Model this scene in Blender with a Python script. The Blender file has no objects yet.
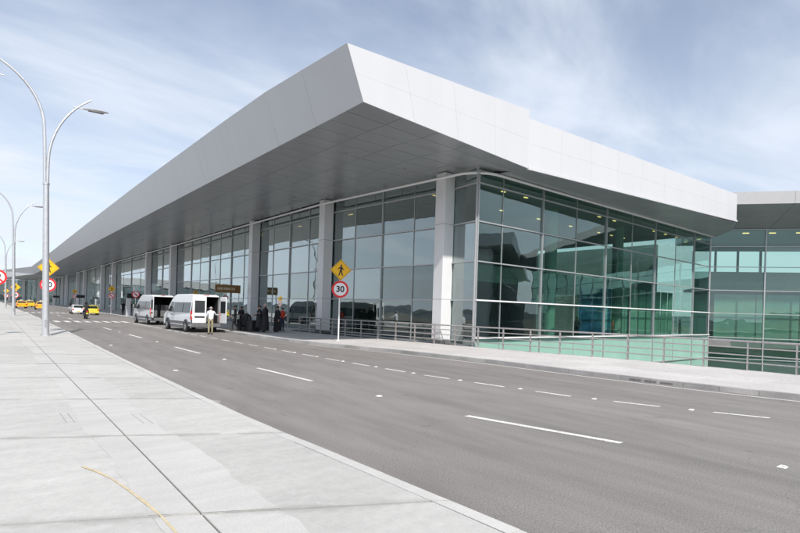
import bpy, bmesh, math, random
from math import radians as R, sin, cos, pi, atan2, hypot
from mathutils import Vector, Matrix
random.seed(7)
S = bpy.context.scene
C = S.collection

# ------------------------------------------------------------------ camera
cam = bpy.data.cameras.new('camera'); camo = bpy.data.objects.new('camera', cam); C.objects.link(camo)
cam.sensor_width = 36.0; cam.lens = 508/800*36; cam.shift_y = 43.5/800
cam.clip_start = 0.1; cam.clip_end = 6000
camo.matrix_world = Matrix.Translation((0, 0, 2.2)) @ Matrix.Rotation(R(-38.9), 4, 'Z') @ Matrix.Rotation(R(90), 4, 'X') @ Matrix.Rotation(R(1.8), 4, 'Z')
S.camera = camo

# ------------------------------------------------------------------ sky and sun
SUN_TRAVEL = Vector((0.29, 0.97, -1.0)).normalized()
elev = math.asin(-SUN_TRAVEL.z)
w = bpy.data.worlds.new('World'); S.world = w; w.use_nodes = True
nt = w.node_tree; N = nt.nodes; L = nt.links
bg = N['Background']
sky = N.new('ShaderNodeTexSky'); sky.sky_type = 'NISHITA'; sky.sun_disc = False
sky.sun_elevation = elev; sky.sun_rotation = atan2(-SUN_TRAVEL.x, -SUN_TRAVEL.y)
sky.altitude = 600; sky.air_density = 1.0; sky.dust_density = 0.8
tc = N.new('ShaderNodeTexCoord')
sep = N.new('ShaderNodeSeparateXYZ'); L.new(tc.outputs['Generated'], sep.inputs[0])
# clouds lie on a flat layer: direction / (height + k)
zc = N.new('ShaderNodeMath'); zc.operation = 'MAXIMUM'; L.new(sep.outputs['Z'], zc.inputs[0]); zc.inputs[1].default_value = 0.0
za = N.new('ShaderNodeMath'); za.operation = 'ADD'; L.new(zc.outputs[0], za.inputs[0]); za.inputs[1].default_value = 0.16
dv = N.new('ShaderNodeVectorMath'); dv.operation = 'DIVIDE'
cb = N.new('ShaderNodeCombineXYZ'); [L.new(za.outputs[0], cb.inputs[i]) for i in range(3)]
L.new(tc.outputs['Generated'], dv.inputs[0]); L.new(cb.outputs[0], dv.inputs[1])
mp = N.new('ShaderNodeMapping'); mp.inputs['Location'].default_value = (3.1, 1.7, 0); mp.inputs['Rotation'].default_value = (0, 0, R(35)); mp.inputs['Scale'].default_value = (0.8, 1.5, 0.0)
L.new(dv.outputs[0], mp.inputs[0])
n1 = N.new('ShaderNodeTexNoise'); n1.inputs['Scale'].default_value = 1.15; n1.inputs['Detail'].default_value = 9; n1.inputs['Roughness'].default_value = 0.55; n1.inputs['Distortion'].default_value = 0.5
L.new(mp.outputs[0], n1.inputs['Vector'])
rp = N.new('ShaderNodeMapRange'); rp.interpolation_type = 'SMOOTHSTEP'; rp.inputs['From Min'].default_value = 0.33; rp.inputs['From Max'].default_value = 0.72
rp.inputs['To Min'].default_value = 0.24; rp.inputs['To Max'].default_value = 0.80
L.new(n1.outputs['Fac'], rp.inputs['Value'])
# cloud cover thickens towards the horizon
hz = N.new('ShaderNodeMapRange'); hz.inputs['From Min'].default_value = 0.0; hz.inputs['From Max'].default_value = 0.5; hz.inputs['To Min'].default_value = 0.46; hz.inputs['To Max'].default_value = 0.0
L.new(sep.outputs['Z'], hz.inputs['Value'])
mx = N.new('ShaderNodeMath'); mx.operation = 'ADD'; mx.use_clamp = True; L.new(rp.outputs[0], mx.inputs[0]); L.new(hz.outputs[0], mx.inputs[1])
mixs = N.new('ShaderNodeMix'); mixs.data_type = 'RGBA'
L.new(mx.outputs[0], mixs.inputs['Factor']); L.new(sky.outputs[0], mixs.inputs['A']); mixs.inputs['B'].default_value = (5.7, 6.15, 6.9, 1)
L.new(mixs.outputs['Result'], bg.inputs['Color']); bg.inputs['Strength'].default_value = 0.115

sl = bpy.data.lights.new('sun', 'SUN'); sl.energy = 3.7; sl.angle = R(1.6); sl.color = (1.0, 0.95, 0.885)
so = bpy.data.objects.new('sun', sl); C.objects.link(so)
so.rotation_euler = SUN_TRAVEL.to_track_quat('-Z', 'Y').to_euler(); so.location = (-10, -30, 60)
S.view_settings.view_transform = 'Standard'; S.view_settings.look = 'None'; S.view_settings.gamma = 1; S.view_settings.use_curve_mapping = False
S.view_settings.exposure = 0.38
S.cycles.transparent_max_bounces = 16; S.cycles.max_bounces = 8

# ------------------------------------------------------------------ materials
MATS = {}
def nodes_mat(name):
    m = bpy.data.materials.new(name); m.use_nodes = True; MATS[name] = m
    return m, m.node_tree.nodes, m.node_tree.links, m.node_tree.nodes['Principled BSDF']
def mat(name, col, rough=0.6, metal=0.0, var=0.12, scale=3.0, bump=0.0, bscale=60.0, coat=0.0, stretch=(1, 1, 1), spec=0.5, emit=None):
    m, n, l, p = nodes_mat(name)
    p.inputs['Roughness'].default_value = rough; p.inputs['Metallic'].default_value = metal
    p.inputs['Coat Weight'].default_value = coat; p.inputs['Specular IOR Level'].default_value = spec
    t = n.new('ShaderNodeTexCoord'); mpn = n.new('ShaderNodeMapping'); mpn.inputs['Scale'].default_value = stretch
    l.new(t.outputs['Object'], mpn.inputs[0])
    nz = n.new('ShaderNodeTexNoise'); nz.inputs['Scale'].default_value = scale; nz.inputs['Detail'].default_value = 6; l.new(mpn.outputs[0], nz.inputs['Vector'])
    mr = n.new('ShaderNodeMapRange'); mr.inputs['From Min'].default_value = 0.3; mr.inputs['From Max'].default_value = 0.7
    mr.inputs['To Min'].default_value = 1 - var; mr.inputs['To Max'].default_value = 1 + var; l.new(nz.outputs['Fac'], mr.inputs['Value'])
    vm = n.new('ShaderNodeVectorMath'); vm.operation = 'SCALE'; vm.inputs[0].default_value = col; l.new(mr.outputs[0], vm.inputs['Scale'])
    l.new(vm.outputs[0], p.inputs['Base Color'])
    if bump:
        bz = n.new('ShaderNodeTexNoise'); bz.inputs['Scale'].default_value = bscale; bz.inputs['Detail'].default_value = 3; l.new(t.outputs['Object'], bz.inputs['Vector'])
        bn = n.new('ShaderNodeBump'); bn.inputs['Strength'].default_value = bump; bn.inputs['Distance'].default_value = 0.01
        l.new(bz.outputs['Fac'], bn.inputs['Height']); l.new(bn.outputs[0], p.inputs['Normal'])
    if emit:
        p.inputs['Emission Color'].default_value = (*col, 1); p.inputs['Emission Strength'].default_value = emit
    return m
def layered(name, col, layers, rough=0.85, bump=0.4, bscale=120.0, island=0.0, joints=False, cracks=False, worn=None):
    """ground material: col times several noise layers; layer = (scale, stretch, var, detail)"""
    m, n, l, p = nodes_mat(name); p.inputs['Roughness'].default_value = rough; p.inputs['Specular IOR Level'].default_value = 0.25
    g = n.new('ShaderNodeNewGeometry')
    cur = n.new('ShaderNodeRGB'); cur.outputs[0].default_value = (*col, 1); out = cur.outputs[0]
    def scale_by(out, sock):
        v = n.new('ShaderNodeVectorMath'); v.operation = 'SCALE'; l.new(out, v.inputs[0]); l.new(sock, v.inputs['Scale']); return v.outputs[0]
    for sc, st, var, det in layers:
        mpn = n.new('ShaderNodeMapping'); mpn.inputs['Scale'].default_value = st; l.new(g.outputs['Position'], mpn.inputs[0])
        nz = n.new('ShaderNodeTexNoise'); nz.inputs['Scale'].default_value = sc; nz.inputs['Detail'].default_value = det; l.new(mpn.outputs[0], nz.inputs['Vector'])
        mr = n.new('ShaderNodeMapRange'); mr.inputs['From Min'].default_value = 0.3; mr.inputs['From Max'].default_value = 0.7
        mr.inputs['To Min'].default_value = 1 - var; mr.inputs['To Max'].default_value = 1 + var; l.new(nz.outputs['Fac'], mr.inputs['Value'])
        out = scale_by(out, mr.outputs[0])
    if cracks:      # fine cracks in places, drips of oil down the lanes
        nd = n.new('ShaderNodeTexNoise'); nd.inputs['Scale'].default_value = 1.3; nd.inputs['Detail'].default_value = 5; l.new(g.outputs['Position'], nd.inputs['Vector'])
        va = n.new('ShaderNodeVectorMath'); va.operation = 'MULTIPLY_ADD'; l.new(nd.outputs['Color'], va.inputs[0]); va.inputs[1].default_value = (1.6, 1.6, 0); l.new(g.outputs['Position'], va.inputs[2])
        vo = n.new('ShaderNodeTexVoronoi'); vo.feature = 'DISTANCE_TO_EDGE'; vo.inputs['Scale'].default_value = 0.22; l.new(va.outputs[0], vo.inputs['Vector'])
        mr = n.new('ShaderNodeMapRange'); mr.inputs['From Max'].default_value = 0.0035; mr.inputs['To Min'].default_value = 0.84; mr.inputs['To Max'].default_value = 1.0; l.new(vo.outputs['Distance'], mr.inputs['Value'])
        out = scale_by(out, mr.outputs[0])
        vo = n.new('ShaderNodeTexVoronoi'); vo.inputs['Scale'].default_value = 0.9; l.new(va.outputs[0], vo.inputs['Vector'])
        mr = n.new('ShaderNodeMapRange'); mr.inputs['From Min'].default_value = 0.04; mr.inputs['From Max'].default_value = 0.14; mr.inputs['To Min'].default_value = 0.80; mr.inputs['To Max'].default_value = 1.0; l.new(vo.outputs['Distance'], mr.inputs['Value'])
        out = scale_by(out, mr.outputs[0])
    if worn:        # paint rubbed through to the surface below
        nd = n.new('ShaderNodeTexNoise'); nd.inputs['Scale'].default_value = 9; nd.inputs['Detail'].default_value = 8; nd.inputs['Roughness'].default_value = 0.7; l.new(g.outputs['Position'], nd.inputs['Vector'])
        mr = n.new('ShaderNodeMapRange'); mr.inputs['From Min'].default_value = 0.54; mr.inputs['From Max'].default_value = 0.66; mr.inputs['To Max'].default_value = 0.8; l.new(nd.outputs['Fac'], mr.inputs['Value'])
        mc = n.new('ShaderNodeMix'); mc.data_type = 'RGBA'; l.new(mr.outputs[0], mc.inputs['Factor']); l.new(out, mc.inputs['A']); mc.inputs['B'].default_value = (*worn, 1); out = mc.outputs['Result']
    if joints:      # grime gathered along the cross joints of the slabs
        sp = n.new('ShaderNodeSeparateXYZ'); l.new(g.outputs['Position'], sp.inputs[0])
        def mth(op, a, b=None):
            q = n.new('ShaderNodeMath'); q.operation = op
            for i_, v in enumerate((a, b)):
                if v is None: continue
                if hasattr(v, 'node'): l.new(v, q.inputs[i_])
                else: q.inputs[i_].default_value = v
            return q.outputs[0]
        u = mth('ADD', sp.outputs['Y'], mth('MULTIPLY', sp.outputs['X'], 0.49)); u = mth('ADD', u, -5.85+1.79+35.8)
        dst = mth('ABSOLUTE', mth('SUBTRACT', mth('MODULO', u, 3.58), 1.79))
        nz = n.new('ShaderNodeTexNoise'); nz.inputs['Scale'].default_value = 2.3; nz.inputs['Detail'].default_value = 6; l.new(g.outputs['Position'], nz.inputs['Vector'])
        wdt = mth('MULTIPLY', mth('MAXIMUM', mth('SUBTRACT', nz.outputs['Fac'], 0.36), 0.02), 0.75)
        k_ = mth('MAXIMUM', mth('SUBTRACT', 1.0, mth('DIVIDE', dst, wdt)), 0.0)
        out = scale_by(out, mth('SUBTRACT', 1.0, mth('MULTIPLY', k_, 0.22)))
    if island:
        oi = n.new('ShaderNodeObjectInfo'); mr = n.new('ShaderNodeMapRange'); mr.inputs['To Min'].default_value = 1 - island; mr.inputs['To Max'].default_value = 1 + island
        l.new(oi.outputs['Random'], mr.inputs['Value']); out = scale_by(out, mr.outputs[0])
    l.new(out, p.inputs['Base Color'])
    bz = n.new('ShaderNodeTexNoise'); bz.inputs['Scale'].default_value = bscale; bz.inputs['Detail'].default_value = 2; l.new(g.outputs['Position'], bz.inputs['Vector'])
    bn = n.new('ShaderNodeBump'); bn.inputs['Strength'].default_value = bump; bn.inputs['Distance'].default_value = 0.008
    l.new(bz.outputs['Fac'], bn.inputs['Height']); l.new(bn.outputs[0], p.inputs['Normal'])
    return m
def glass(name, tint, base=0.12, edge=0.85, power=3.0, rough=0.0, wobble=0.011):
    m, n, l, p = nodes_mat(name); n.remove(p); out = n['Material Output']
    tr = n.new('ShaderNodeBsdfTransparent'); tr.inputs[0].default_value = (*tint, 1)
    gl = n.new('ShaderNodeBsdfGlossy'); gl.inputs['Roughness'].default_value = rough; gl.inputs['Color'].default_value = (0.88, 0.95, 0.96, 1)
    lw = n.new('ShaderNodeLayerWeight'); lw.inputs['Blend'].default_value = 0.5
    pw = n.new('ShaderNodeMath'); pw.operation = 'POWER'; l.new(lw.outputs['Facing'], pw.inputs[0]); pw.inputs[1].default_value = power
    ma = n.new('ShaderNodeMath'); ma.operation = 'MULTIPLY_ADD'; l.new(pw.outputs[0], ma.inputs[0]); ma.inputs[1].default_value = edge; ma.use_clamp = True
    oi = n.new('ShaderNodeObjectInfo'); rb = n.new('ShaderNodeMapRange'); rb.inputs['To Min'].default_value = base*.6; rb.inputs['To Max'].default_value = base*1.5; l.new(oi.outputs['Random'], rb.inputs['Value']); l.new(rb.outputs[0], ma.inputs[2])
    mxs = n.new('ShaderNodeMixShader'); l.new(ma.outputs[0], mxs.inputs[0]); l.new(tr.outputs[0], mxs.inputs[1]); l.new(gl.outputs[0], mxs.inputs[2])
    l.new(mxs.outputs[0], out.inputs[0])
    if wobble:
        t = n.new('ShaderNodeTexCoord'); nz = n.new('ShaderNodeTexNoise'); nz.inputs['Scale'].default_value = 0.7; nz.inputs['Detail'].default_value = 1; l.new(t.outputs['Object'], nz.inputs['Vector'])
        bn = n.new('ShaderNodeBump'); bn.inputs['Strength'].default_value = wobble; bn.inputs['Distance'].default_value = 0.5
        l.new(nz.outputs['Fac'], bn.inputs['Height']); l.new(bn.outputs[0], gl.inputs['Normal']); l.new(bn.outputs[0], lw.inputs['Normal'])
    return m

M = MATS
layered('asphalt', (0.226, 0.211, 0.20), [(0.75, (1, 0.03, 1), 0.11, 3), (0.12, (1, 0.5, 1), 0.10, 3), (2.5, (1, 0.2, 1), 0.10, 7), (45, (1, 1, 1), 0.25, 3)], 0.88, 0.6, 70, cracks=True)
layered('concrete_slab', (0.47, 0.461, 0.438), [(0.5, (1, 0.8, 1), 0.05, 5), (1.6, (0.35, 2.2, 1), 0.07, 7), (9, (1, 1, 1), 0.05, 5), (70, (1, 1, 1), 0.06, 2)], 0.9, 0.25, 150, 0.06, True)
layered('concrete_pale', (0.50, 0.49, 0.467), [(0.6, (1, 0.8, 1), 0.05, 5), (2.2, (0.5, 2, 1), 0.06, 6), (40, (1, 1, 1), 0.06, 2)], 0.9, 0.25, 150, 0.03, True)
layered('paving', (0.52, 0.50, 0.485), [(0.5, (1, 1, 1), 0.06, 4), (6, (1, 1, 1), 0.08, 5), (30, (1, 1, 1), 0.08, 2)], 0.9, 0.35, 60, 0.05)
layered('kerb_stone', (0.37, 0.36, 0.35), [(1.0, (1, 0.6, 1), 0.2, 6), (20, (1, 1, 1), 0.12, 3)], 0.92, 0.5, 60, 0.10)
layered('road_dust', (0.30, 0.283, 0.262), [(6, (1, 1, 1), 0.15, 6), (45, (1, 1, 1), 0.2, 3)], 0.95)
layered('joint', (0.20, 0.19, 0.18), [(3, (1, 1, 1), 0.3, 4)], 0.95)
layered('deck_concrete', (0.30, 0.30, 0.29), [(0.7, (1, 1, 1), 0.15, 5), (12, (1, 1, 1), 0.1, 4)], 0.9)
layered('grass_ground', (0.15, 0.145, 0.12), [(0.02, (1, 1, 1), 0.4, 5), (0.4, (1, 1, 1), 0.3, 4)], 1.0, 0.2, 5)
layered('hill', (0.10, 0.115, 0.12), [(0.01, (1, 1, 1), 0.5, 6), (0.08, (1, 1, 1), 0.4, 5)], 1.0, 0.3, 3)
layered('road_paint', (0.66, 0.65, 0.62), [(1.2, (1, 0.6, 1), 0.12, 5), (25, (1, 1, 1), 0.18, 4)], 0.8, 0.4, 90, 0.06, worn=(0.28, 0.26, 0.245))
layered('yellow_mark', (0.55, 0.46, 0.30), [(8, (1, 1, 1), 0.15, 4)], 0.85, worn=(0.53, 0.50, 0.45))
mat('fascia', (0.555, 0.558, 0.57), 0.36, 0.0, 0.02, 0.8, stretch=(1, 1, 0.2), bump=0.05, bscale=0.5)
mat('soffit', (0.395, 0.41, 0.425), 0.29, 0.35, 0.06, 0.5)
mat('dark_gap', (0.03, 0.03, 0.032), 0.8)
mat('roof_sheet', (0.42, 0.42, 0.425), 0.6, 0, 0.03)
mat('column', (0.72, 0.72, 0.725), 0.45, 0.1, 0.03, 1.0)
mat('mullion', (0.46, 0.47, 0.475), 0.42, 0.45, 0.04, 2.0)
mat('white_metal', (0.80, 0.80, 0.80), 0.4, 0.1, 0.03)
mat('galvanised', (0.60, 0.61, 0.63), 0.38, 0.6, 0.08, 6)
mat('rail_metal', (0.46, 0.43, 0.42), 0.42, 0.55, 0.12, 8)
glass('facade_glass', (0.60, 0.68, 0.665), 0.14, 0.84, 1.9)
glass('side_glass', (0.69, 0.86, 0.80), 0.10, 0.55, 2.8)
mat('spandrel', (0.29, 0.49, 0.41), 0.10, 0.0, 0.14, 0.35, spec=0.9, stretch=(1, 1, .6))
mat('interior_floor', (0.20, 0.20, 0.195), 0.25, 0, 0.1, 1)
mat('interior_wall', (0.24, 0.29, 0.275), 0.7, 0, 0.15, 0.4)
mat('interior_ceiling', (0.17, 0.19, 0.185), 0.8, 0, 0.15, 0.3)
mat('interior_pale', (0.36, 0.43, 0.40), 0.6, 0, 0.06)
mat('partition', (0.34, 0.41, 0.375), 0.6, 0, 0.12, 0.5, stretch=(1, 1, .2))
mat('banner_blue', (0.035, 0.10, 0.22), 0.5, 0, 0.5, 0.7, stretch=(1, 1, 2.5))
mat('banner_print', (0.35, 0.48, 0.62), 0.5)
mat('downlight', (1.0, 0.62, 0.22), 0.5, emit=1.6, var=0)
mat('van_white', (0.78, 0.79, 0.80), 0.28, 0, 0.03, 1.5, coat=0.6)
mat('car_white', (0.72, 0.73, 0.74), 0.25, 0, 0.03, 1.5, coat=0.7)
mat('taxi_yellow', (0.78, 0.50, 0.02), 0.28, 0, 0.04, 1.5, coat=0.6)
mat('taxi_orange', (0.80, 0.40, 0.01), 0.28, 0, 0.04, 1.5, coat=0.6)
mat('car_lime', (0.66, 0.58, 0.05), 0.28, 0, 0.04, 1.5, coat=0.6)
mat('car_glass', (0.015, 0.018, 0.02), 0.06, 0, 0.1, spec=0.8)
mat('van_glass', (0.03, 0.034, 0.038), 0.08, 0, 0.1, spec=0.7)
mat('black_plastic', (0.03, 0.03, 0.032), 0.55, 0, 0.15, 6)
mat('grey_plastic', (0.14, 0.14, 0.145), 0.5, 0, 0.1, 6)
mat('tyre', (0.022, 0.022, 0.022), 0.85, 0, 0.2, 20)
mat('rim', (0.42, 0.42, 0.44), 0.35, 0.7, 0.1, 10)
mat('tail_red', (0.55, 0.02, 0.015), 0.25, 0, 0.1, 8, coat=0.5)
mat('tail_white', (0.7, 0.65, 0.6), 0.25, 0, 0.05)
mat('orange_lens', (0.75, 0.22, 0.02), 0.3)
mat('plate_yellow', (0.65, 0.5, 0.05), 0.5)
mat('sign_yellow', (0.86, 0.47, 0.005), 0.45, 0, 0.03)
mat('sign_white', (0.80, 0.80, 0.80), 0.45, 0, 0.03)
mat('sign_red', (0.72, 0.015, 0.02), 0.45, 0, 0.03)
mat('sign_black', (0.012, 0.012, 0.013), 0.5)
mat('sign_back', (0.35, 0.36, 0.37), 0.5, 0.4)
mat('sign_brown', (0.26, 0.14, 0.05), 0.6, 0, 0.12, 2)
mat('sign_cream', (0.55, 0.45, 0.30), 0.6)
mat('skin', (0.42, 0.24, 0.17), 0.6, 0, 0.06, 12)
mat('cloth_black', (0.014, 0.014, 0.017), 0.85, 0, 0.3, 8, bump=0.5, bscale=25)
mat('cloth_white', (0.70, 0.71, 0.76), 0.85, 0, 0.08, 8, bump=0.5, bscale=25)
mat('cloth_khaki', (0.30, 0.26, 0.16), 0.85, 0, 0.15, 8, bump=0.5, bscale=25)
mat('cloth_red', (0.62, 0.06, 0.025), 0.85, 0, 0.15, 8, bump=0.5, bscale=25)
mat('cloth_navy', (0.03, 0.04, 0.08), 0.85, 0, 0.2, 8, bump=0.5, bscale=25)
mat('cloth_lime', (0.45, 0.62, 0.05), 0.8, 0, 0.1, 8)
mat('cloth_grey', (0.20, 0.20, 0.21), 0.85, 0, 0.2, 8)
mat('hair_grey', (0.34, 0.33, 0.32), 0.8, 0, 0.2, 30)
mat('hair_dark', (0.02, 0.016, 0.013), 0.6, 0, 0.2, 30)
mat('shoe', (0.02, 0.018, 0.016), 0.4)
mat('bag_black', (0.018, 0.018, 0.02), 0.6, 0, 0.25, 8, bump=0.4, bscale=30)
mat('counter_wood', (0.40, 0.27, 0.12), 0.5, 0, 0.15, 3)

# ------------------------------------------------------------------ helpers
class MB:
    def __init__(self): self.v = []; self.f = []; self.m = []
    def box(self, x0, x1, y0, y1, z0, z1, mi=0):
        b = len(self.v)
        self.v += [(x, y, z) for z in (z0, z1) for y in (y0, y1) for x in (x0, x1)]
        for q in ((0, 2, 3, 1), (4, 5, 7, 6), (0, 1, 5, 4), (2, 6, 7, 3), (0, 4, 6, 2), (1, 3, 7, 5)):
            self.f.append([b + i for i in q]); self.m.append(mi)
        return self
    def hexa(self, p, mi=0):
        """8 points: 4 of one face in order, then the 4 facing them"""
        b = len(self.v); self.v += [tuple(q) for q in p]
        for q in ((0, 1, 2, 3), (7, 6, 5, 4), (0, 4, 5, 1), (1, 5, 6, 2), (2, 6, 7, 3), (3, 7, 4, 0)):
            self.f.append([b + i for i in q]); self.m.append(mi)
        return self
    def prism(self, poly, z0, z1, mi=0):
        """plan polygon (x, y) extruded from z0 to z1; z may be a function of (x, y)"""
        f0 = z0 if callable(z0) else (lambda x, y: z0); f1 = z1 if callable(z1) else (lambda x, y: z1)
        b = len(self.v); n = len(poly)
        self.v += [(x, y, f0(x, y)) for x, y in poly] + [(x, y, f1(x, y)) for x, y in poly]
        self.f.append([b + i for i in range(n)][::-1]); self.f.append([b + n + i for i in range(n)])
        for i in range(n):
            j = (i + 1) % n; self.f.append([b + i, b + j, b + n + j, b + n + i])
        self.m += [mi] * (n + 2)
        return self
    def tube(self, path, r, n=8, mi=0, cap=True):
        path = [Vector(p) for p in path]; b = len(self.v); k = len(path)
        rr = r if isinstance(r, (list, tuple)) else [r] * k
        ref = None
        for i, p in enumerate(path):
            d = (path[min(i + 1, k - 1)] - path[max(i - 1, 0)]).normalized()
            if ref is None: ref = Vector((0, 0, 1)) if abs(d.z) < 0.9 else Vector((1, 0, 0))
            a = (ref - d * ref.dot(d)).normalized(); c = d.cross(a); ref = a
            for q in range(n):
                t = 2 * pi * q / n; self.v.append(tuple(p + (a * cos(t) + c * sin(t)) * rr[i]))
        for i in range(k - 1):
            for q in range(n):
                self.f.append([b + i*n + q, b + i*n + (q+1) % n, b + (i+1)*n + (q+1) % n, b + (i+1)*n + q]); self.m.append(mi)
        if cap:
            self.f.append([b + q for q in range(n)][::-1]); self.f.append([b + (k-1)*n + q for q in range(n)]); self.m += [mi, mi]
        return self
    def loft(self, rings, mi=0, cap=True):
        b = len(self.v); n = len(rings[0])
        for r in rings: self.v += [tuple(p) for p in r]
        for i in range(len(rings) - 1):
            for q in range(n):
                self.f.append([b + i*n + q, b + i*n + (q+1) % n, b + (i+1)*n + (q+1) % n, b + (i+1)*n + q]); self.m.append(mi)
        if cap:
            self.f.append([b + q for q in range(n)][::-1]); self.f.append([b + (len(rings)-1)*n + q for q in range(n)]); self.m += [mi, mi]
        return self
    def disc(self, c, axis, r, t, n=20, r0=None, mi=0):
        """short cylinder (or cone frustum) centred at c along axis"""
        c = Vector(c); a = Vector(axis).normalized()
        return self.tube([c - a*t/2, c + a*t/2], [r if r0 is None else r0, r], n, mi)
    def ring(self, c, axis, r1, r0, t, n=24, mi=0):
        c = Vector(c); d = Vector(axis).normalized(); ref = Vector((0, 0, 1)) if abs(d.z) < 0.9 else Vector((1, 0, 0))
        a = (ref - d*ref.dot(d)).normalized(); e = d.cross(a); b = len(self.v)
        for q in range(n):
            u = a*cos(2*pi*q/n) + e*sin(2*pi*q/n)
            for rad, s in ((r0, -1), (r1, -1), (r1, 1), (r0, 1)): self.v.append(tuple(c + u*rad + d*(s*t/2)))
        for q in range(n):
            j = (q + 1) % n
            for k in range(4):
                self.f.append([b+q*4+k, b+q*4+(k+1) % 4, b+j*4+(k+1) % 4, b+j*4+k]); self.m.append(mi)
        return self
    def mesh(self, name, mats, off=(0, 0, 0), smooth=False):
        me = bpy.data.meshes.new(name); o = Vector(off)
        me.from_pydata([tuple(Vector(v) - o) for v in self.v], [], self.f)
        for m in (mats if isinstance(mats, (list, tuple)) else [mats]): me.materials.append(MATS[m])
        me.polygons.foreach_set('material_index', self.m); me.update()
        bm = bmesh.new(); bm.from_mesh(me); bmesh.ops.recalc_face_normals(bm, faces=bm.faces); bm.to_mesh(me); bm.free()
        if smooth: smooth_mesh(me)
        return me
    def build(self, name, mats, parent=None, smooth=False, bevel=0.0):
        """vertices in world axes; the parent's world position is taken off"""
        off = wpos(parent) if parent else Vector((0, 0, 0))
        o = bpy.data.objects.new(name, self.mesh(name, mats, off, smooth)); C.objects.link(o)
        if parent: o.parent = parent
        if bevel:
            bv = o.modifiers.new('bevel', 'BEVEL'); bv.width = bevel; bv.segments = 2; bv.limit_method = 'ANGLE'
        return o
def smooth_mesh(me, ang=40):
    me.polygons.foreach_set('use_smooth', [True] * len(me.polygons))
    try: me.set_sharp_from_angle(angle=R(ang))
    except Exception: pass
def wpos(o):
    p = Vector((0, 0, 0))
    while o: p += o.location; o = o.parent
    return p
def tag(o, label=None, cat=None, group=None, kind=None):
    if label: o['label'] = label
    if cat: o['category'] = cat
    if group: o['group'] = group
    if kind: o['kind'] = kind
    return o
def thing(name, label, cat, loc=(0, 0, 0), rz=0.0, group=None):
    o = bpy.data.objects.new(name, None); C.objects.link(o); o.location = loc; o.rotation_euler = (0, 0, rz); o.empty_display_size = 0.3
    return tag(o, label, cat, group)
def copy_tree(o, parent=None):
    c = o.copy(); C.objects.link(c); c.parent = parent
    for ch in list(o.children): copy_tree(ch, c)
    return c
_boxes = {}
def bar(name, size, loc, rot, parent, m):
    """a shared box mesh of that size centred at world loc; parents are never rotated here"""
    key = (tuple(round(s, 3) for s in size), m)
    if key not in _boxes:
        a, b, c = [s/2 for s in size]; _boxes[key] = MB().box(-a, a, -b, b, -c, c).mesh(name, m)
    o = bpy.data.objects.new(name, _boxes[key]); C.objects.link(o)
    o.parent = parent; o.location = Vector(loc) - (wpos(parent) if parent else Vector((0, 0, 0))); o.rotation_euler = rot
    return o
def lerp(a, b, t): return a + (b - a) * t
def interp(tab, y):
    if y <= tab[0][0]: return tab[0][1]
    for (a, va), (b, vb) in zip(tab, tab[1:]):
        if y <= b: return lerp(va, vb, (y - a) / (b - a))
    return tab[-1][1]
def smooth_tab(tab):
    """denser, smoothed table"""
    ys = [lerp(tab[0][0], tab[-1][0], i / 160) for i in range(161)]
    vs = [interp(tab, y) for y in ys]
    for _ in range(5): vs = [vs[0]] + [(vs[i-1] + 2*vs[i] + vs[i+1]) / 4 for i in range(1, len(vs)-1)] + [vs[-1]]
    return list(zip(ys, vs))

# ------------------------------------------------------------------ plan lines (x as a function of y, metres; camera at 0,0)
NEAR = smooth_tab([(-8, 4.2), (0, 4.05), (3, 3.98), (5, 3.9), (9, 3.72), (20, 3.76), (40, 3.98), (60, 4.0)]) + [(330, 4.1)]
LANE = [(-45, 17.0), (-10, 11.2), (0, 9.55), (4.4, 8.64), (7.5, 7.92), (13.4, 7.52), (17, 7.38), (25, 7.25), (330, 7.2)]
FARD = [(-45, 30.0), (-8, 18.0), (0, 15.1), (3.7, 13.9), (5.6, 13.07), (7.7, 12.35), (10, 12.0), (13, 11.6), (18, 11.4), (40, 11.25), (330, 11.2)]
FARK = [(-45, 31.0), (-8, 21.0), (0, 18.9), (4, 18.0), (6.5, 17.55), (9.7, 17.26), (14.3, 17.1), (20.2, 16.35), (25.5, 15.15), (29, 14.55), (35, 14.35), (45, 14.5), (330, 14.6)]
RAIL = [(-45, 34.0), (-8, 26.6), (0, 25.2), (5.6, 24.6), (8.7, 24.35), (12, 24.05), (16, 23.1), (20.7, 22.2), (25, 21.6), (32, 20.3), (41, 19.9)]
near = lambda y: interp(NEAR, y); lane = lambda y: interp(LANE, y); fard = lambda y: interp(FARD, y); fark = lambda y: interp(FARK, y); rail = lambda y: interp(RAIL, y)
fac = lambda y: 22.7 - (y - 21) / 15.4 * 1.4 if y < 36.4 else 21.3      # line of the columns
PZ = 0.15                                                               # pavement above road

# ------------------------------------------------------------------ ground, deck, road
def strip(lo, hi, ys, z0, z1):
    b = MB()
    rings = []
    for y in ys: rings.append([(lo(y), y, z0), (hi(y), y, z0), (hi(y), y, z1), (lo(y), y, z1)])
    return b.loft(rings)
YS = [-45, -30, -20, -10, -6, -3, 0, 2, 4, 5.6, 7, 8.7, 10, 12, 14, 16, 18, 20.7, 23, 25.5, 28, 32, 35, 41, 45, 60, 80, 120, 180, 240, 330]
g = MB(); g.v = [(-3000, -3000, -6.2), (3000, -3000, -6.2), (3000, 3000, -6.2), (-3000, 3000, -6.2)]; g.f = [[0, 1, 2, 3]]; g.m = [0]
tag(g.build('ground', 'grass_ground'), kind='structure')
hb = MB(); K = 60
for ring_r, zf in ((700, 0), (900, 0.55), (1150, 1.0), (1500, 0.6)):
    for i in range(K):
        a = 2*pi*i/K; hh = 52 + 7*sin(3*a+1) + 3*sin(7*a)
        hb.v.append((ring_r*cos(a), ring_r*sin(a), -6.3 + hh*zf*0.22))
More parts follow.
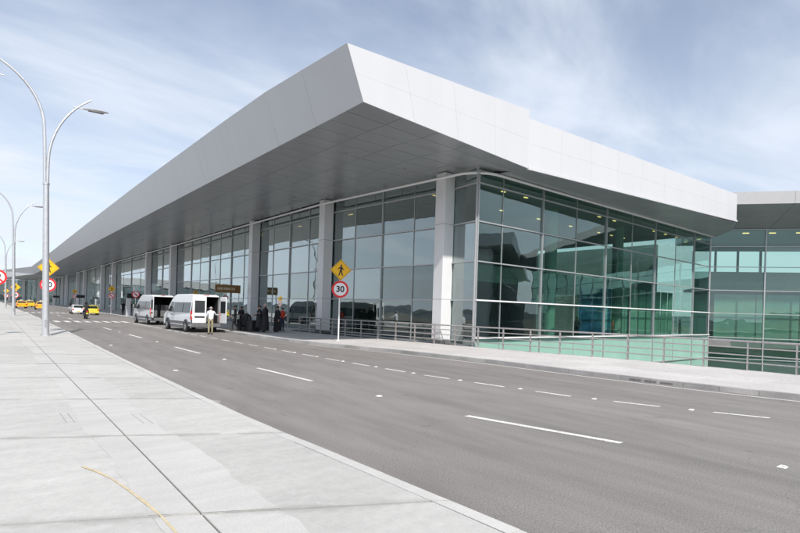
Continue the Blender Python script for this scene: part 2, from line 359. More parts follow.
for j in range(3):
    for i in range(K):
        hb.f.append([j*K+i, j*K+(i+1) % K, (j+1)*K+(i+1) % K, (j+1)*K+i]); hb.m.append(0)
tag(hb.build('hills', 'hill', smooth=True), kind='structure')
road = tag(strip(lambda y: near(y)+0.0, lambda y: fark(y), YS, -0.5, 0.0).build('road', 'asphalt'), kind='structure')
# pavement on the camera's side: bed, then slabs with open joints, then kerb stones
near_pav = tag(strip(lambda y: -16, lambda y: near(y)-0.17, YS, -0.5, PZ-0.03).build('near_pavement', 'joint'), kind='structure')
def quad_piece(name, pts, z0, z1, parent, m, gap=0.0):
    c = Vector((sum(p[0] for p in pts)/len(pts), sum(p[1] for p in pts)/len(pts), z0))
    b = MB().prism([(p[0], p[1]) for p in pts], z0, z1)
    me = b.mesh(name, m, c); o = bpy.data.objects.new(name, me); C.objects.link(o); o.parent = parent; o.location = c - (wpos(parent) if parent else Vector((0, 0, 0)))
    return o
SK = -0.49                                     # the cross joints run askew to the kerb
rows = [5.85 + 3.58*i for i in range(-4, 22)]
xs_slab = [-9.0, -5.4, -2.0, 1.655, None]
for i in range(len(rows)-1):
    ya, yb = rows[i]+0.017, rows[i+1]-0.017
    for j in range(4):
        xa = xs_slab[j] + 0.008
        def right(y): return (xs_slab[j+1]-0.008) if xs_slab[j+1] is not None else near(y)-0.185
        def P(x, yy): return (x, yy + SK*x)
        xr0 = right(ya + SK*3.9); xr1 = right(yb + SK*3.9)
        quad_piece('concrete_slab', [P(xa, ya), P(xr0, ya), P(xr1, yb), P(xa, yb)], PZ-0.03, PZ + random.uniform(-0.002, 0.002), near_pav, 'concrete_slab')
# farther on, where single slabs no longer show
fy = rows[-1]
tail = MB().prism([(-16, fy + SK*-16 + .02), (near(fy)-0.19, fy + SK*3.9 + .02), (near(330)-0.19, 330), (-16, 330)], PZ-0.03, PZ-0.001); tail.build('concrete_sheet', 'concrete_pale', near_pav)
tail = MB().prism([(-16, -45), (-9.02, -45), (-9.02, fy + SK*-9), (-16, fy + SK*-16)], PZ-0.03, PZ-0.001); tail.build('concrete_sheet', 'concrete_slab', near_pav)
# paler rubbed-in band along the joint, a skin of mortar of uneven width
bnd = MB()
for i in range(2, len(rows)-8):
    for xa_, xb_, sgn in ((1.25, 1.643, -1), (1.667, 2.3, 1)):
        n_ = 12; base_ = len(bnd.v)
        for k in range(n_+1):
            yk = lerp(rows[i]+.03, rows[i+1]-.03, k/n_); wob = random.uniform(-.05, .05) + .06*sin(i*2.3)
            xl = xa_ + (wob*.6 if sgn < 0 else 0); xr = xb_ + (wob if sgn > 0 else 0)
            bnd.v += [(xl, yk + SK*xl, PZ+.0032), (xr, yk + SK*xr, PZ+.0032)]
        for k in range(n_): bnd.f.append([base_+2*k, base_+2*k+1, base_+2*k+3, base_+2*k+2]); bnd.m.append(0)
# (thin film, cut where the cross joints run)
bnd.build('mortar_film', 'concrete_pale', near_pav)
# short saw cuts across the slabs
for (x, y, l_) in ((1.02, 10.95, .9), (1.13, 10.85, .9), (2.05, 10.25, .9), (2.17, 10.15, .9)):
    MB().prism([(x, y), (x+.007, y), (x+.023, y-l_), (x+.016, y-l_)], PZ+.004, PZ+.0065).build('saw_cut', 'deck_concrete', near_pav)
# hand-sprayed yellow arc
arc = [(0.93, 7.28), (1.05, 6.95), (1.14, 6.6), (1.22, 6.1), (1.28, 5.65), (1.325, 5.2), (1.34, 4.75), (1.33, 4.2)]
ab = MB()
for k, (x, y) in enumerate(arc):
    hw = 0.014 + 0.005*sin(k*2.1); ab.v += [(x-hw, y-hw*.5, PZ+.0068), (x+hw, y+hw*.5, PZ+.0068)]
for k in range(len(arc)-1): ab.f.append([2*k, 2*k+1, 2*k+3, 2*k+2]); ab.m.append(0)
ab.build('painted_arc', 'yellow_mark', near_pav)
def kerb_run(fn, side, y0, y1, step, parent, wd, m='kerb_stone', z1=PZ):
    y = y0
    while y < y1:
        a, b = y+0.006, min(y+step, y1)-0.006
        o = wd*side
        quad_piece('kerb_stone', sorted_quad(fn(a), a, fn(b), b, o), -0.2, z1+random.uniform(-.003, .003), parent, m)
        y += step
def sorted_quad(xa, a, xb, b, o): return [(xa, a), (xa+o, a), (xb+o, b), (xb, b)]
kerb_run(near, -1, -8, 60, 1.0, near_pav, 0.17, 'concrete_pale')
strip(lambda y: near(y)-0.17, near, [60, 120, 240, 330], -0.2, PZ).build('kerb_stone', 'concrete_pale', near_pav)
# far pavement
far_pav = tag(MB().prism([(fark(y)+0.2, y) for y in YS] + [(21.6, 330), (21.6, 60), (21.6, 41.0)] + [(rail(y)+0.22, y) for y in reversed([y for y in YS if y <= 41])], -0.5, PZ-0.02).build('far_pavement', 'joint'), kind='structure')
# paving tiles as far as they can be told apart, in 1.2 m fields
def far_right(y): return rail(y)+0.2 if y < 41 else 21.6
y = -8.0
while y < 48:
    b = y + 1.5
    xa, xb = fark(y)+0.21, fark(b)+0.21; ra, rb = far_right(y), far_right(b)
    n = 5
    for k in range(n):
        t0, t1 = k/n, (k+1)/n; e = .007
        quad_piece('paving_slab', [(lerp(xa, ra, t0)+e, y+e), (lerp(xa, ra, t1)-e, y+e), (lerp(xb, rb, t1)-e, b-e), (lerp(xb, rb, t0)+e, b-e)], PZ-0.02, PZ+random.uniform(-.002, .002), far_pav, 'paving')
    y = b
MB().prism([(fark(48)+.21, 48.01), (21.6, 48.01), (21.6, 330), (fark(330)+.21, 330)], PZ-.02, PZ-.001).build('paving_sheet', 'paving', far_pav)
MB().prism([(fark(-45)+.21, -45), (rail(-45)+.2, -45), (rail(-8)+.2, -8.01), (fark(-8)+.21, -8.01)], PZ-.02, PZ-.001).build('paving_sheet', 'paving', far_pav)
kerb_run(fark, 1, -8, 60, 1.0, far_pav, 0.2)
strip(fark, lambda y: fark(y)+.2, [60, 120, 240, 330], -0.2, PZ).build('kerb_stone', 'kerb_stone', far_pav)
# drain inlet in the far kerb
di = MB()
for k in range(3):
    yy = 7.3 + k*0.5; e_ = yy+.38
    di.hexa([(fark(yy)-.010, yy, .035), (fark(e_)-.010, e_, .035), (fark(e_)-.010, e_, .085), (fark(yy)-.010, yy, .085), (fark(yy)+.02, yy, .035), (fark(e_)+.02, e_, .035), (fark(e_)+.02, e_, .085), (fark(yy)+.02, yy, .085)])
di.build('drain_inlet', 'joint', far_pav)

# painted markings, 4 mm above the asphalt
def dash(fn, y0, y1, wd, name='lane_dash', z=0.004):
    n = max(2, int((y1-y0)/0.8)+1); b = MB()
    for k in range(n+1):
        y = lerp(y0, y1, k/n); x = fn(y); dx = (fn(y+.1)-fn(y-.1))/.2; s = math.sqrt(1+dx*dx)
        b.v += [(x-wd/2*s, y, z), (x+wd/2*s, y, z)]
    for k in range(n): b.f.append([2*k, 2*k+1, 2*k+3, 2*k+2]); b.m.append(0)
    return b.build(name, 'road_paint', road)
for a, b in ((4.43, 7.46), (13.39, 17.05), (23.0, 26.8), (34, 37.6), (44, 47.5), (68, 71.5), (80, 83.5), (110, 113), (122, 125), (-5.5, -2)):
    dash(lane, a, b, 0.15)
for k in range(-4, 20):
    a = 3.68 + k*2.05; dash(fard, a, a + 1.0 + .02*k if k > 0 else a+1.0, 0.13)
dash(lambda y: fard(y)+.1, 46, 57, .14, 'edge_line')
dash(lambda y: fark(y)-.42, -8, 26.5, 0.10, 'edge_line')
dash(lambda y: near(y)+.35, 68, 96, 0.12, 'edge_line')
for k in range(9):
    x = 4.1 + k*0.86; MB().prism([(x, 58.8), (x+.46, 58.8), (x+.46, 62.4), (x, 62.4)], 0.0035, 0.005).build('zebra_stripe', 'road_paint', road)
for k in range(9):
    x = 4.3 + k*0.8; MB().prism([(x, 97), (x+.45, 97), (x+.45, 100.5), (x, 100.5)], 0.0035, 0.005).build('zebra_stripe', 'road_paint', road)
def stud(x, y, s=0.11):
    MB().hexa([(x-s, y-s*.8, .003), (x+s, y-s*.8, .003), (x+s, y+s*.8, .003), (x-s, y+s*.8, .003), (x-s*.6, y-s*.4, .025), (x+s*.6, y-s*.4, .025), (x+s*.6, y+s*.4, .025), (x-s*.6, y+s*.4, .025)]).build('road_stud', 'road_paint', road)
for y in (5.1, 7.2, 9.3, 11.45, 13.5, 15.6, 17.8, 19.9, 22, 24.1): stud(fard(y+.02), y, .065)
for (x, y) in ((9.41, 2.31), (7.72, 10.3), (7.35, 20.2), (7.3, 30.5), (7.2, 40.6), (4.75, 17.4), (4.7, 28.5)): stud(x, y, .075)

# road dust swept against the near kerb
def blot(name, cx_, cy_, lx, ly, z, m, par, seed):
    rn = random.Random(seed); n_ = 14; b = MB()
    b.v = [(cx_ + lx*cos(2*pi*k/n_)*rn.uniform(.55, 1.1), cy_ + ly*sin(2*pi*k/n_)*rn.uniform(.55, 1.1), z) for k in range(n_)]
    b.f = [list(range(n_))]; b.m = [0]; b.build(name, m, par)
for k in range(26):
    yk = 2.5 + k*1.55 + random.uniform(-.5, .5)
    blot('dust_patch', near(yk)+random.uniform(.02, .22), yk, random.uniform(.08, .24), random.uniform(.35, 1.0), .0015 + .00005*k, 'road_dust', road, k)
# lower forecourt beside the terminal
tag(MB().box(19, 130, -45, 20.9, -5.6, -5.0).build('lower_forecourt', 'deck_concrete'), kind='structure')

# ------------------------------------------------------------------ terminal building
TB = thing('terminal_building', 'long glass airport terminal with deep white metal canopy and square columns', 'terminal', (22.7, 21.0, 0.0))
ZT = [2.93, 5.29, 7.70, 10.0]                # transom heights
def glass_wall(name, A, B, us, zs, m, thin=True, outward=None, mull=0.09, sill=True, spandrel_below=None):
    """A,B plan points; us distances along; zs heights; sill part carries panes, mullions, transoms"""
    A = Vector((*A, 0)); B = Vector((*B, 0)); d = (B-A).normalized(); n = Vector(outward).normalized(); ang = atan2(d.y, d.x); ln = (B-A).length
    p = [A - n*.1, A + n*.1, B + n*.1, B - n*.1]
    base = MB().prism([(q.x, q.y) for q in p], zs[0]-.06, zs[0]+.06).build(name, 'mullion', TB)
    for i in range(len(us)-1):
        u0, u1 = us[i], us[i+1]
        for k in range(len(zs)-1):
            z0, z1 = zs[k], zs[k+1]; c = A + d*(u0+u1)/2 + Vector((0, 0, (z0+z1)/2))
            mm = m
            if spandrel_below is not None and z1 <= spandrel_below + .01: mm = 'spandrel'
            bar('glass_pane', (u1-u0-.02, 0.024, z1-z0-.02), c, (random.gauss(0, .0035), 0, ang+random.gauss(0, .0035)), base, mm)
    for i, u in enumerate(us):
        big = (i % 2 == 0) or not thin
        wd = mull if big else mull*.45
        z0, z1 = zs[0]+.06, zs[-1]
        bar('mullion', (wd, .16 if big else .06, z1-z0), A + d*u + n*(.045 if big else .03) + Vector((0, 0, (z0+z1)/2)), (0, 0, ang), base, 'mullion')
    for k, z in enumerate(zs[1:]):
        bar('transom', (ln, .13, .07), A + d*ln/2 + n*.075 + Vector((0, 0, z)), (0, 0, ang), base, 'mullion')
    return base
# front wall (faces the road), bay by bay between the columns
COLY = [23.6, 36.4, 50.9, 66.0, 81.2, 96.6, 112.4, 128.2, 142.6, 158, 173, 188, 203, 218, 233]
HAVE = [True, True, True, False, True, True, False, True, True, False, True, True, False, True, True]
GX = 0.5
ys = [21.0] + COLY + [248]
ZF = [PZ] + ZT + [10.95]
for i in range(len(ys)-1):
    a, b = ys[i], ys[i+1]
    A = (fac(a)+ (GX if i > 0 else 0.0), a); B = (fac(b)+GX, b); ln = hypot(A[0]-B[0], A[1]-B[1])
    if i == 0: us = [0, ln]
    elif a < 95: us = [ln*k/4 for k in range(5)]
    else: us = [0, ln/2, ln]
    glass_wall('window_bay', A, B, us, ZF if a < 140 else [PZ, 2.93, 7.7, 10.95], 'facade_glass', True, (-1, 0, 0), .07)
# side wall, facing the camera's right; goes down to the lower forecourt
XI = 58.2
us = [0, 2.3] + [2.3 + 4.15*k for k in range(1, 9)]
us = [u for u in us if u < XI-22.7-.5] + [XI-22.7]
sw = glass_wall('side_glass_wall', (22.7, 21.0), (XI, 21.0), us, [-5.0, -1.7, 0.65] + ZT + [10.75], 'side_glass', True, (0, -1, 0), .07, spandrel_below=.65)
# white ledges on the side wall that catch the sun
MB().box(22.65, 58.0, 20.78, 20.9, 2.90, 2.985).build('sill_ledge', 'white_metal', sw)
MB().box(22.65, 58.0, 20.74, 20.9, 0.62, 0.70).build('sill_ledge', 'white_metal', sw)
# connecting wing, heading away to the right
WD = Vector((0.6, -0.8, 0)); WN = Vector((-0.8, -0.6, 0)); WI = Vector((58.2, 21.0, 0))
def wp(s, off=0.0, z=0.0): v = WI + WD*s + WN*off; return (v.x, v.y, z)
wl = 60
ww = glass_wall('wing_glass_wall', wp(0)[:2], wp(wl)[:2], [5*k for k in range(13)], [-5.0, -1.7, 0.45] + ZT[:3] + [9.8, 11.55], 'side_glass', False, WN, .10)
# columns
for y, hv in zip(COLY, HAVE):
    if not hv: continue
    x = fac(y); wcol = 0.43
    b = MB()
    b.box(x-wcol, x+wcol, y-wcol, y+wcol, PZ, 10.96)
    col = b.build('column', 'column', TB, bevel=.03)
    if y < 100:
        for zj in (2.95, 7.7):
            MB().box(x-wcol-.004, x+wcol+.004, y-wcol-.004, y+wcol+.004, zj, zj+.02).build('column_joint', 'grey_plastic', col)
        MB().box(x-.30, x+.30, y-.30, y+.30, 10.97, 11.2).build('column_neck', 'dark_gap', col)
        MB().box(x-wcol-.03, x+wcol+.03, y-wcol-.03, y+wcol+.03, PZ, PZ+.25).build('column_plinth', 'grey_plastic', col)
# pale trim tube below the soffit, curving round the corner
path = [(fac(y)-.52, y, 10.6) for y in (248, 140, 100, 66, 50.9, 36.4, 30, 25)]
cx0, cy0, rr = fac(22.4)-.50+1.9, 22.4, 1.9
for k in range(0, 10):
    t = pi + (pi/2)*k/9; path.append((cx0 + rr*cos(t), cy0 + rr*sin(t), 10.6))
path += [(30, 20.5, 10.6), (57.5, 20.5, 10.72)]
MB().tube(path, 0.085, 8).build('trim_rail', 'white_metal', TB, smooth=True)
for y in (24.4, 29, 32, 36.0, 40, 44, 50, 56, 62, 70, 78):
    MB().tube([(fac(y)-.5, y, 10.6), (fac(y)-.5, y, 11.0)], .03, 6).build('trim_bracket', 'galvanised', TB)
for x in (23.8, 27, 33, 41):
    MB().tube([(x, 20.5, 10.6), (x, 20.5, 10.72)], .03, 6).build('trim_bracket', 'galvanised', TB)

# --- canopy
ZTOP = smooth_tab([(17.9, 13.15), (21.7, 13.38), (26.2, 13.72), (36, 13.78), (58, 13.95), (90, 13.9), (160, 13.6), (225, 13.6)])
ztop = lambda y: interp(ZTOP, y)
XB, XT, YC = 12.1, 11.2, 17.9
zsoff = lambda x, y: 11.0 - 0.36 * max(0, min(1, (x-XB)/11.9)) * max(0, min(1, 1-(y-20.0)/1.0))
canopy = MB().prism([(XB+.25, YC+.25), (23.9, 18.65), (23.9, 248), (12.3, 226)], 11.06, 12.6).build('canopy', 'dark_gap', TB)
# soffit panels
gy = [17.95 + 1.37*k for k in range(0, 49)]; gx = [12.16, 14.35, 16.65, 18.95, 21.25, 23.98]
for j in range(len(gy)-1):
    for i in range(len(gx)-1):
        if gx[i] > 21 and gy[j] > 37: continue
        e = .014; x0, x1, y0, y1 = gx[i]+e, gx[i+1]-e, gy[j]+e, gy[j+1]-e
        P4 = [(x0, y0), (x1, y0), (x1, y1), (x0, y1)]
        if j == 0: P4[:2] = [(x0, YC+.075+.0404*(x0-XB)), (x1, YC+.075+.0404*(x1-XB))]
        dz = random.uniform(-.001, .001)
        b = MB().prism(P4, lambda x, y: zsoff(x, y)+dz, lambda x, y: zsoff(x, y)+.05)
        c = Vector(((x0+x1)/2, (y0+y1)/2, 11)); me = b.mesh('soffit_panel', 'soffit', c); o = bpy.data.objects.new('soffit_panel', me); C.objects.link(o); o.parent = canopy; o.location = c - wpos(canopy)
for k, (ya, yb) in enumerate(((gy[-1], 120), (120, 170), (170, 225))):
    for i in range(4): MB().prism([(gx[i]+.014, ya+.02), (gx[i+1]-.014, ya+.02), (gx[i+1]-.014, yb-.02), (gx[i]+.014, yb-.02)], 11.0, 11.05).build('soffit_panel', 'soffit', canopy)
# recessed downlights and small fittings in the soffit
for y in (24.5, 32, 40, 48, 56, 64, 74):
    for x in (15.5, 19.8):
        MB().disc((x, y, 10.985), (0, 0, 1), .08, .04, 14).build('soffit_fitting', 'sign_back', canopy)
# raked front fascia
yf = [17.9, 21.9, 26, 32] + [32 + 6*k for k in range(1, 19)] + [170, 225]
for a, b in zip(yf, yf[1:]):
    e = .006; y0, y1 = a+e if a > 18 else a, b-e
    z0, z1 = ztop(y0), ztop(y1); t = .06
    MB().hexa([(XB, y0, 10.97), (XB, y1, 10.97), (XT, y1, z1), (XT, y0, z0), (XB+t, y0, 11.0), (XB+t, y1, 11.0), (XT+t*1.2, y1, z1), (XT+t*1.2, y0, z0)]).build('fascia_panel', 'fascia', canopy)
# side fascia, first length: corner to joint
def sidef(x0, x1, p0, p1, zb0, zb1, zt0, zt1, cols, rows_, name='fascia_panel'):
    """vertical plane from plan p0 to p1; corners (bottom/top heights); first edge may be raked through x0/x1 at the top"""
    for i in range(cols):
        for j in range(rows_):
            def pt(u, v, off):
                bx = lerp(p0[0], p1[0], u); by = lerp(p0[1], p1[1], u); tx = lerp(x0, x1, u)
                return (lerp(bx, tx, v), by + off, lerp(lerp(zb0, zb1, u), lerp(zt0, zt1, u), v))
            eu, ev = .00025, .0007
            u0, u1 = i/cols + (eu if i else 0), (i+1)/cols - eu; v0, v1 = j/rows_ + ev, (j+1)/rows_ - ev
            c4 = [(u0, v0), (u1, v0), (u1, v1), (u0, v1)]
            MB().hexa([pt(u, v, 0) for u, v in c4] + [pt(u, v, .06) for u, v in c4]).build(name, 'fascia', canopy)
sidef(XT, 24.0, (XB, YC), (24.0, 18.38), 10.97, 10.62, ztop(17.9), 13.98, 4, 2)
MB().prism([(XB+.2, YC+.12), (24.0, 18.50), (24.0, 60), (XB+.2, 60)], 12.7, lambda x, y: (ztop(y) if x < 15 else 13.9) - .35).build('roof_sheet', 'roof_sheet', canopy)
MB().prism([(XB+.2, 60.01), (24, 60.01), (24, 248), (XB+.4, 226)], 12.7, lambda x, y: 13.4).build('roof_sheet', 'roof_sheet', canopy)
# side canopy, second length: joint to wing
c2 = MB().prism([(24.05, 18.7), (50.3, 16.45), (54.2, 17.7), (58.6, 20.95), (24.05, 20.95)], lambda x, y: 10.74, 12.4).build('side_canopy', 'dark_gap', TB)
cols2 = 9
for i in range(cols2):
    for j in range(2):
        def pt(u, v, off): return (lerp(24.02, 50.4, u), lerp(18.40, 16.2, u) + off, lerp(lerp(10.62, 10.86, u), lerp(13.52, 13.2, u), v))
        u0, u1 = i/cols2+.00012, (i+1)/cols2-.00012; v0, v1 = j/2+.0008, (j+1)/2-.0008; c4 = [(u0, v0), (u1, v0), (u1, v1), (u0, v1)]
        MB().hexa([pt(u, v, 0) for u, v in c4] + [pt(u, v, .06) for u, v in c4]).build('fascia_panel', 'fascia', c2)
    x0, x1 = lerp(24.02, 50.4, i/cols2)+.012, lerp(24.02, 50.4, (i+1)/cols2)-.012
    f2 = lambda x: lerp(18.40, 16.2, (x-24.02)/26.38)
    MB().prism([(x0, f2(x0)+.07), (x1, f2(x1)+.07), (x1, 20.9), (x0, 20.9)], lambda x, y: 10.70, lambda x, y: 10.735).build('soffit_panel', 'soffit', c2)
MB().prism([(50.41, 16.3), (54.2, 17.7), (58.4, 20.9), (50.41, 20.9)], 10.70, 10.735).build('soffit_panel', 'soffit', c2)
MB().hexa([(24.0, 18.34, 10.55), (50.45, 16.13, 10.80), (50.45, 16.13, 10.95), (24.0, 18.34, 10.72), (24.0, 18.47, 10.55), (50.45, 16.27, 10.80), (50.45, 16.27, 10.95), (24.0, 18.47, 10.72)]).build('fascia_trim', 'fascia', c2)
MB().hexa([(50.4, 16.2, 10.86), (54.3, 17.7, 10.86), (54.3, 17.7, 13.15), (50.4, 16.2, 13.2), (50.36, 16.27, 10.86), (54.26, 17.77, 10.86), (54.26, 17.77, 13.15), (50.36, 16.27, 13.2)]).build('fascia_panel', 'fascia', c2)
MB().prism([(24.05, 18.5), (50.3, 16.3), (54.2, 17.75), (60, 21), (60, 60), (24.05, 60)], 12.6, lambda x, y: 13.05 if y < 17 else 13.1).build('roof_sheet', 'roof_sheet', c2)
# wing roof with raked soffit
wr = MB()
prof = [(5.0, 13.2), (5.0, 14.25), (-14, 14.6), (-14, 11.7), (-.05, 11.7)]
wr.loft([[wp(0.3, o, z) for o, z in prof], [wp(wl, o, z) for o, z in prof]])
wroof = wr.build('wing_roof', 'roof_sheet', TB)
for k in range(12):
    a, b = .3 + 5*k+.012, .3 + 5*(k+1)-.012
    MB().hexa([wp(a, 5.06, 13.15), wp(b, 5.06, 13.15), wp(b, 5.06, 14.3), wp(a, 5.06, 14.3), wp(a, 5.01, 13.15), wp(b, 5.01, 13.15), wp(b, 5.01, 14.3), wp(a, 5.01, 14.3)]).build('fascia_panel', 'roof_sheet', wroof)
    for q in range(2):
        v0, v1 = q/2+.004, (q+1)/2-.004
        o0, o1 = lerp(5.0, 0.02, v0), lerp(5.0, .02, v1); z0, z1 = lerp(13.15, 11.62, v0), lerp(13.15, 11.62, v1)
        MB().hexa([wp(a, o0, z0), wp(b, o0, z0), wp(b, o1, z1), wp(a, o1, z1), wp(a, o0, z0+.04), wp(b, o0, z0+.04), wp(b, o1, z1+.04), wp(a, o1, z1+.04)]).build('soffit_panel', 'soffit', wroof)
MB().hexa([wp(.3, 5.0, 13.15), wp(.3, 0, 11.62), wp(.3, 0, 14.2), wp(.3, 5, 14.25), wp(.26, 5.0, 13.15), wp(.26, 0, 11.62), wp(.26, 0, 14.2), wp(.26, 5, 14.25)]).build('end_panel', 'roof_sheet', wroof)
# far wing closing the view at the end of the road
fw_ = MB().hexa([(12.1, 225.01, 11.0), (2.0, 300, 11.0), (2.0, 300, 14.6), (11.2, 225.01, 13.6), (60, 250, 11.0), (60, 320, 11.0), (60, 320, 14.6), (60, 250, 13.6)]).build('far_wing_roof', 'fascia', TB)
fw2 = MB().hexa([(2.02, 300, 11.0), (-70, 312, 11.0), (-71, 310.3, 14.8), (1.6, 298.3, 14.6), (8, 330, 11), (-66, 335, 11), (-66, 335, 14.8), (8, 330, 14.6)]).build('far_wing_roof', 'fascia', TB)
fg = glass_wall('window_bay', (21.8, 248), (10, 312), [0, 16, 32, 48, 65], [PZ, 4, 7.7, 11.0], 'facade_glass', False, (-1, 0, 0), .3)
fg = glass_wall('window_bay', (10, 312), (-70, 322), [10*k for k in range(8)] + [80.6], [PZ, 4, 7.7, 11.0], 'facade_glass', False, (0, -1, 0), .3)
for (x, y) in ((20.5, 252), (16.5, 275), (12, 296), (7, 303), (0, 305), (-9, 306), (-18, 308)):
    MB().box(x-.5, x+.5, y-.5, y+.5, PZ, 11.0).build('column', 'column', TB)
# --- interior, seen through the glass
fl = MB().prism([(22.8, 21.1), (58.1, 21.1), (wp(60, -.2)[0], wp(60, -.2)[1]), (wp(60, -16)[0], wp(60, -16)[1]), (74, 40), (62, 250), (22.0, 250), (22.0, 37)], -.5, 0.12).build('floor', 'interior_floor', TB)
cl = MB().prism([(24.1, 21.1), (58.0, 21.1), (60, 60), (60, 248), (24.1, 248)], 11.0, 11.3).build('ceiling', 'interior_ceiling', TB)
MB().box(60, 60.4, 44, 250, .12, 11.2).build('back_wall', 'interior_wall', TB)
MB().box(23.4, 60, 52, 52.3, .12, 11).build('back_wall', 'interior_wall', TB)
MB().box(66, 66.3, 30, 52.3, .12, 11.6).build('back_wall', 'interior_wall', TB)
MB().box(60, 66.3, 52, 52.3, .12, 11.6).build('back_wall', 'interior_wall', TB)
MB().box(-75, 62, 327, 327.4, .12, 11).build('back_wall', 'interior_wall', TB)
mz = MB().prism([(30, 31), (61, 31), (61, 51.9), (30, 51.9)], 5.0, 5.5).build('mezzanine', 'interior_pale', TB)
MB().box(30, 61, 31, 31.06, 5.52, 6.5).build('balustrade', 'interior_pale', mz)
mz = MB().box(34, 59.5, 53, 245, 5.0, 5.4).build('mezzanine', 'interior_pale', TB)
for x in (36.9, 48.0):
    MB().tube([(x, 25.6, .12), (x, 25.6, 11)], .5, 18).build('interior_column', 'interior_pale', TB, smooth=True)
for y in (30, 45, 60, 75, 90, 105, 120):
    MB().tube([(29.5, y, .12), (29.5, y, 11)], .42, 14).build('interior_column', 'interior_pale', TB, smooth=True)
# wing interior: far wall with a clerestory band open to the sky
def wslab(name, s0, s1, o0, o1, z0, z1, m): return MB().hexa([wp(s0, o0, z0), wp(s1, o0, z0), wp(s1, o1, z0), wp(s0, o1, z0), wp(s0, o0, z1), wp(s1, o0, z1), wp(s1, o1, z1), wp(s0, o1, z1)]).build(name, m, TB)
wslab('back_wall', 2.2, 60, -13, -13.3, .12, 8.3, 'interior_pale')
wslab('back_wall', 2.2, 60, -13, -13.3, 10.9, 11.7, 'interior_wall')
for s in (2.0, 4.5, 7.0, 9.5, 14, 19): wslab('back_mullion', s, s+.22, -12.95, -13.2, 8.3, 10.9, 'grey_plastic')
wslab('lower_wall', .2, 60, -3.0, -3.2, -5.6, -.52, 'partition')
for k in range(14): wslab('partition', 1.2+4*k, 1.2+4*k+3.9, -2.2, -2.3, .12, 5.0, 'partition')
for k in range(7): MB().box(46.2+1.6*k, 46.2+1.6*k+(1.3 if k % 3 else .9), 24.0, 24.08, .12, 4.9).build('partition', 'partition', TB)
wslab('mezzanine', 1, 60, -5, -12.9, 5.6, 5.9, 'interior_pale')
wslab('balustrade', 1, 60, -4.9, -4.96, 5.9, 6.6, 'interior_pale')
# ceiling downlights
k = 0
for yy in (24.0, 28.5):
    for x in [26 + 2.6*i for i in range(13)]:
        if random.random() < .45: continue
        MB().box(x-.2, x+.2, yy-.06, yy+.06, 10.93, 10.985).build('downlight', 'downlight', cl)
for y in [40 + 5*i for i in range(12)]:
    MB().box(26-.07, 26+.07, y-.3, y+.3, 10.93, 10.985).build('downlight', 'downlight', cl)
for s in (1.5, 4, 6.5, 9, 12):
    wslab('downlight', s, s+.6, -3, -3.12, 11.6, 11.68, 'downlight')
# interior things
bn = thing('banner', 'tall dark blue printed banner standing inside behind the side glass', 'banner', (41.5, 24.3, .12))
MB().box(39.3, 44.6, 24.3, 24.36, .6, 4.75).build('cloth', 'banner_blue', bn)
MB().box(39.2, 39.3, 24.27, 24.39, .12, 4.85).build('pole', 'galvanised', bn); MB().box(44.6, 44.7, 24.27, 24.39, .12, 4.85).build('pole', 'galvanised', bn)
for k, (a, b_) in enumerate(((39.9, 40.7), (40.9, 42.0), (42.2, 42.7), (42.9, 43.9))): MB().box(a, b_, 24.28, 24.299, 3.75, 3.95).build('print_bar', 'banner_print', bn)
MB().box(43.6, 44.0, 24.28, 24.299, .9, 3.4).build('print_bar', 'banner_print', bn)

# ------------------------------------------------------------------ railing along the far pavement
rl = thing('railing', 'grey tubular metal railing along the far pavement beside the glass wall', 'railing', (rail(15), 15, PZ))
posts = [5.68 + 1.62*k for k in range(-9, 21)]
for y in posts:
    x = rail(y)
    MB().box(x-.055, x+.055, y-.02, y+.02, PZ, PZ+1.16).build('post', 'rail_metal', rl)
    MB().box(x-.10, x+.10, y-.07, y+.07, PZ+.001, PZ+.015).build('base_plate', 'rail_metal', rl)
ry = [posts[0] + i*(posts[-1]-posts[0])/60 for i in range(61)]
for z, r in ((1.2, .042), (.93, .026), (.62, .026), (.32, .026)):
    MB().tube([(rail(y)-(0.0 if z > 1 else .045), y, PZ+z) for y in ry], r, 8).build('rail', 'rail_metal', rl, smooth=True)

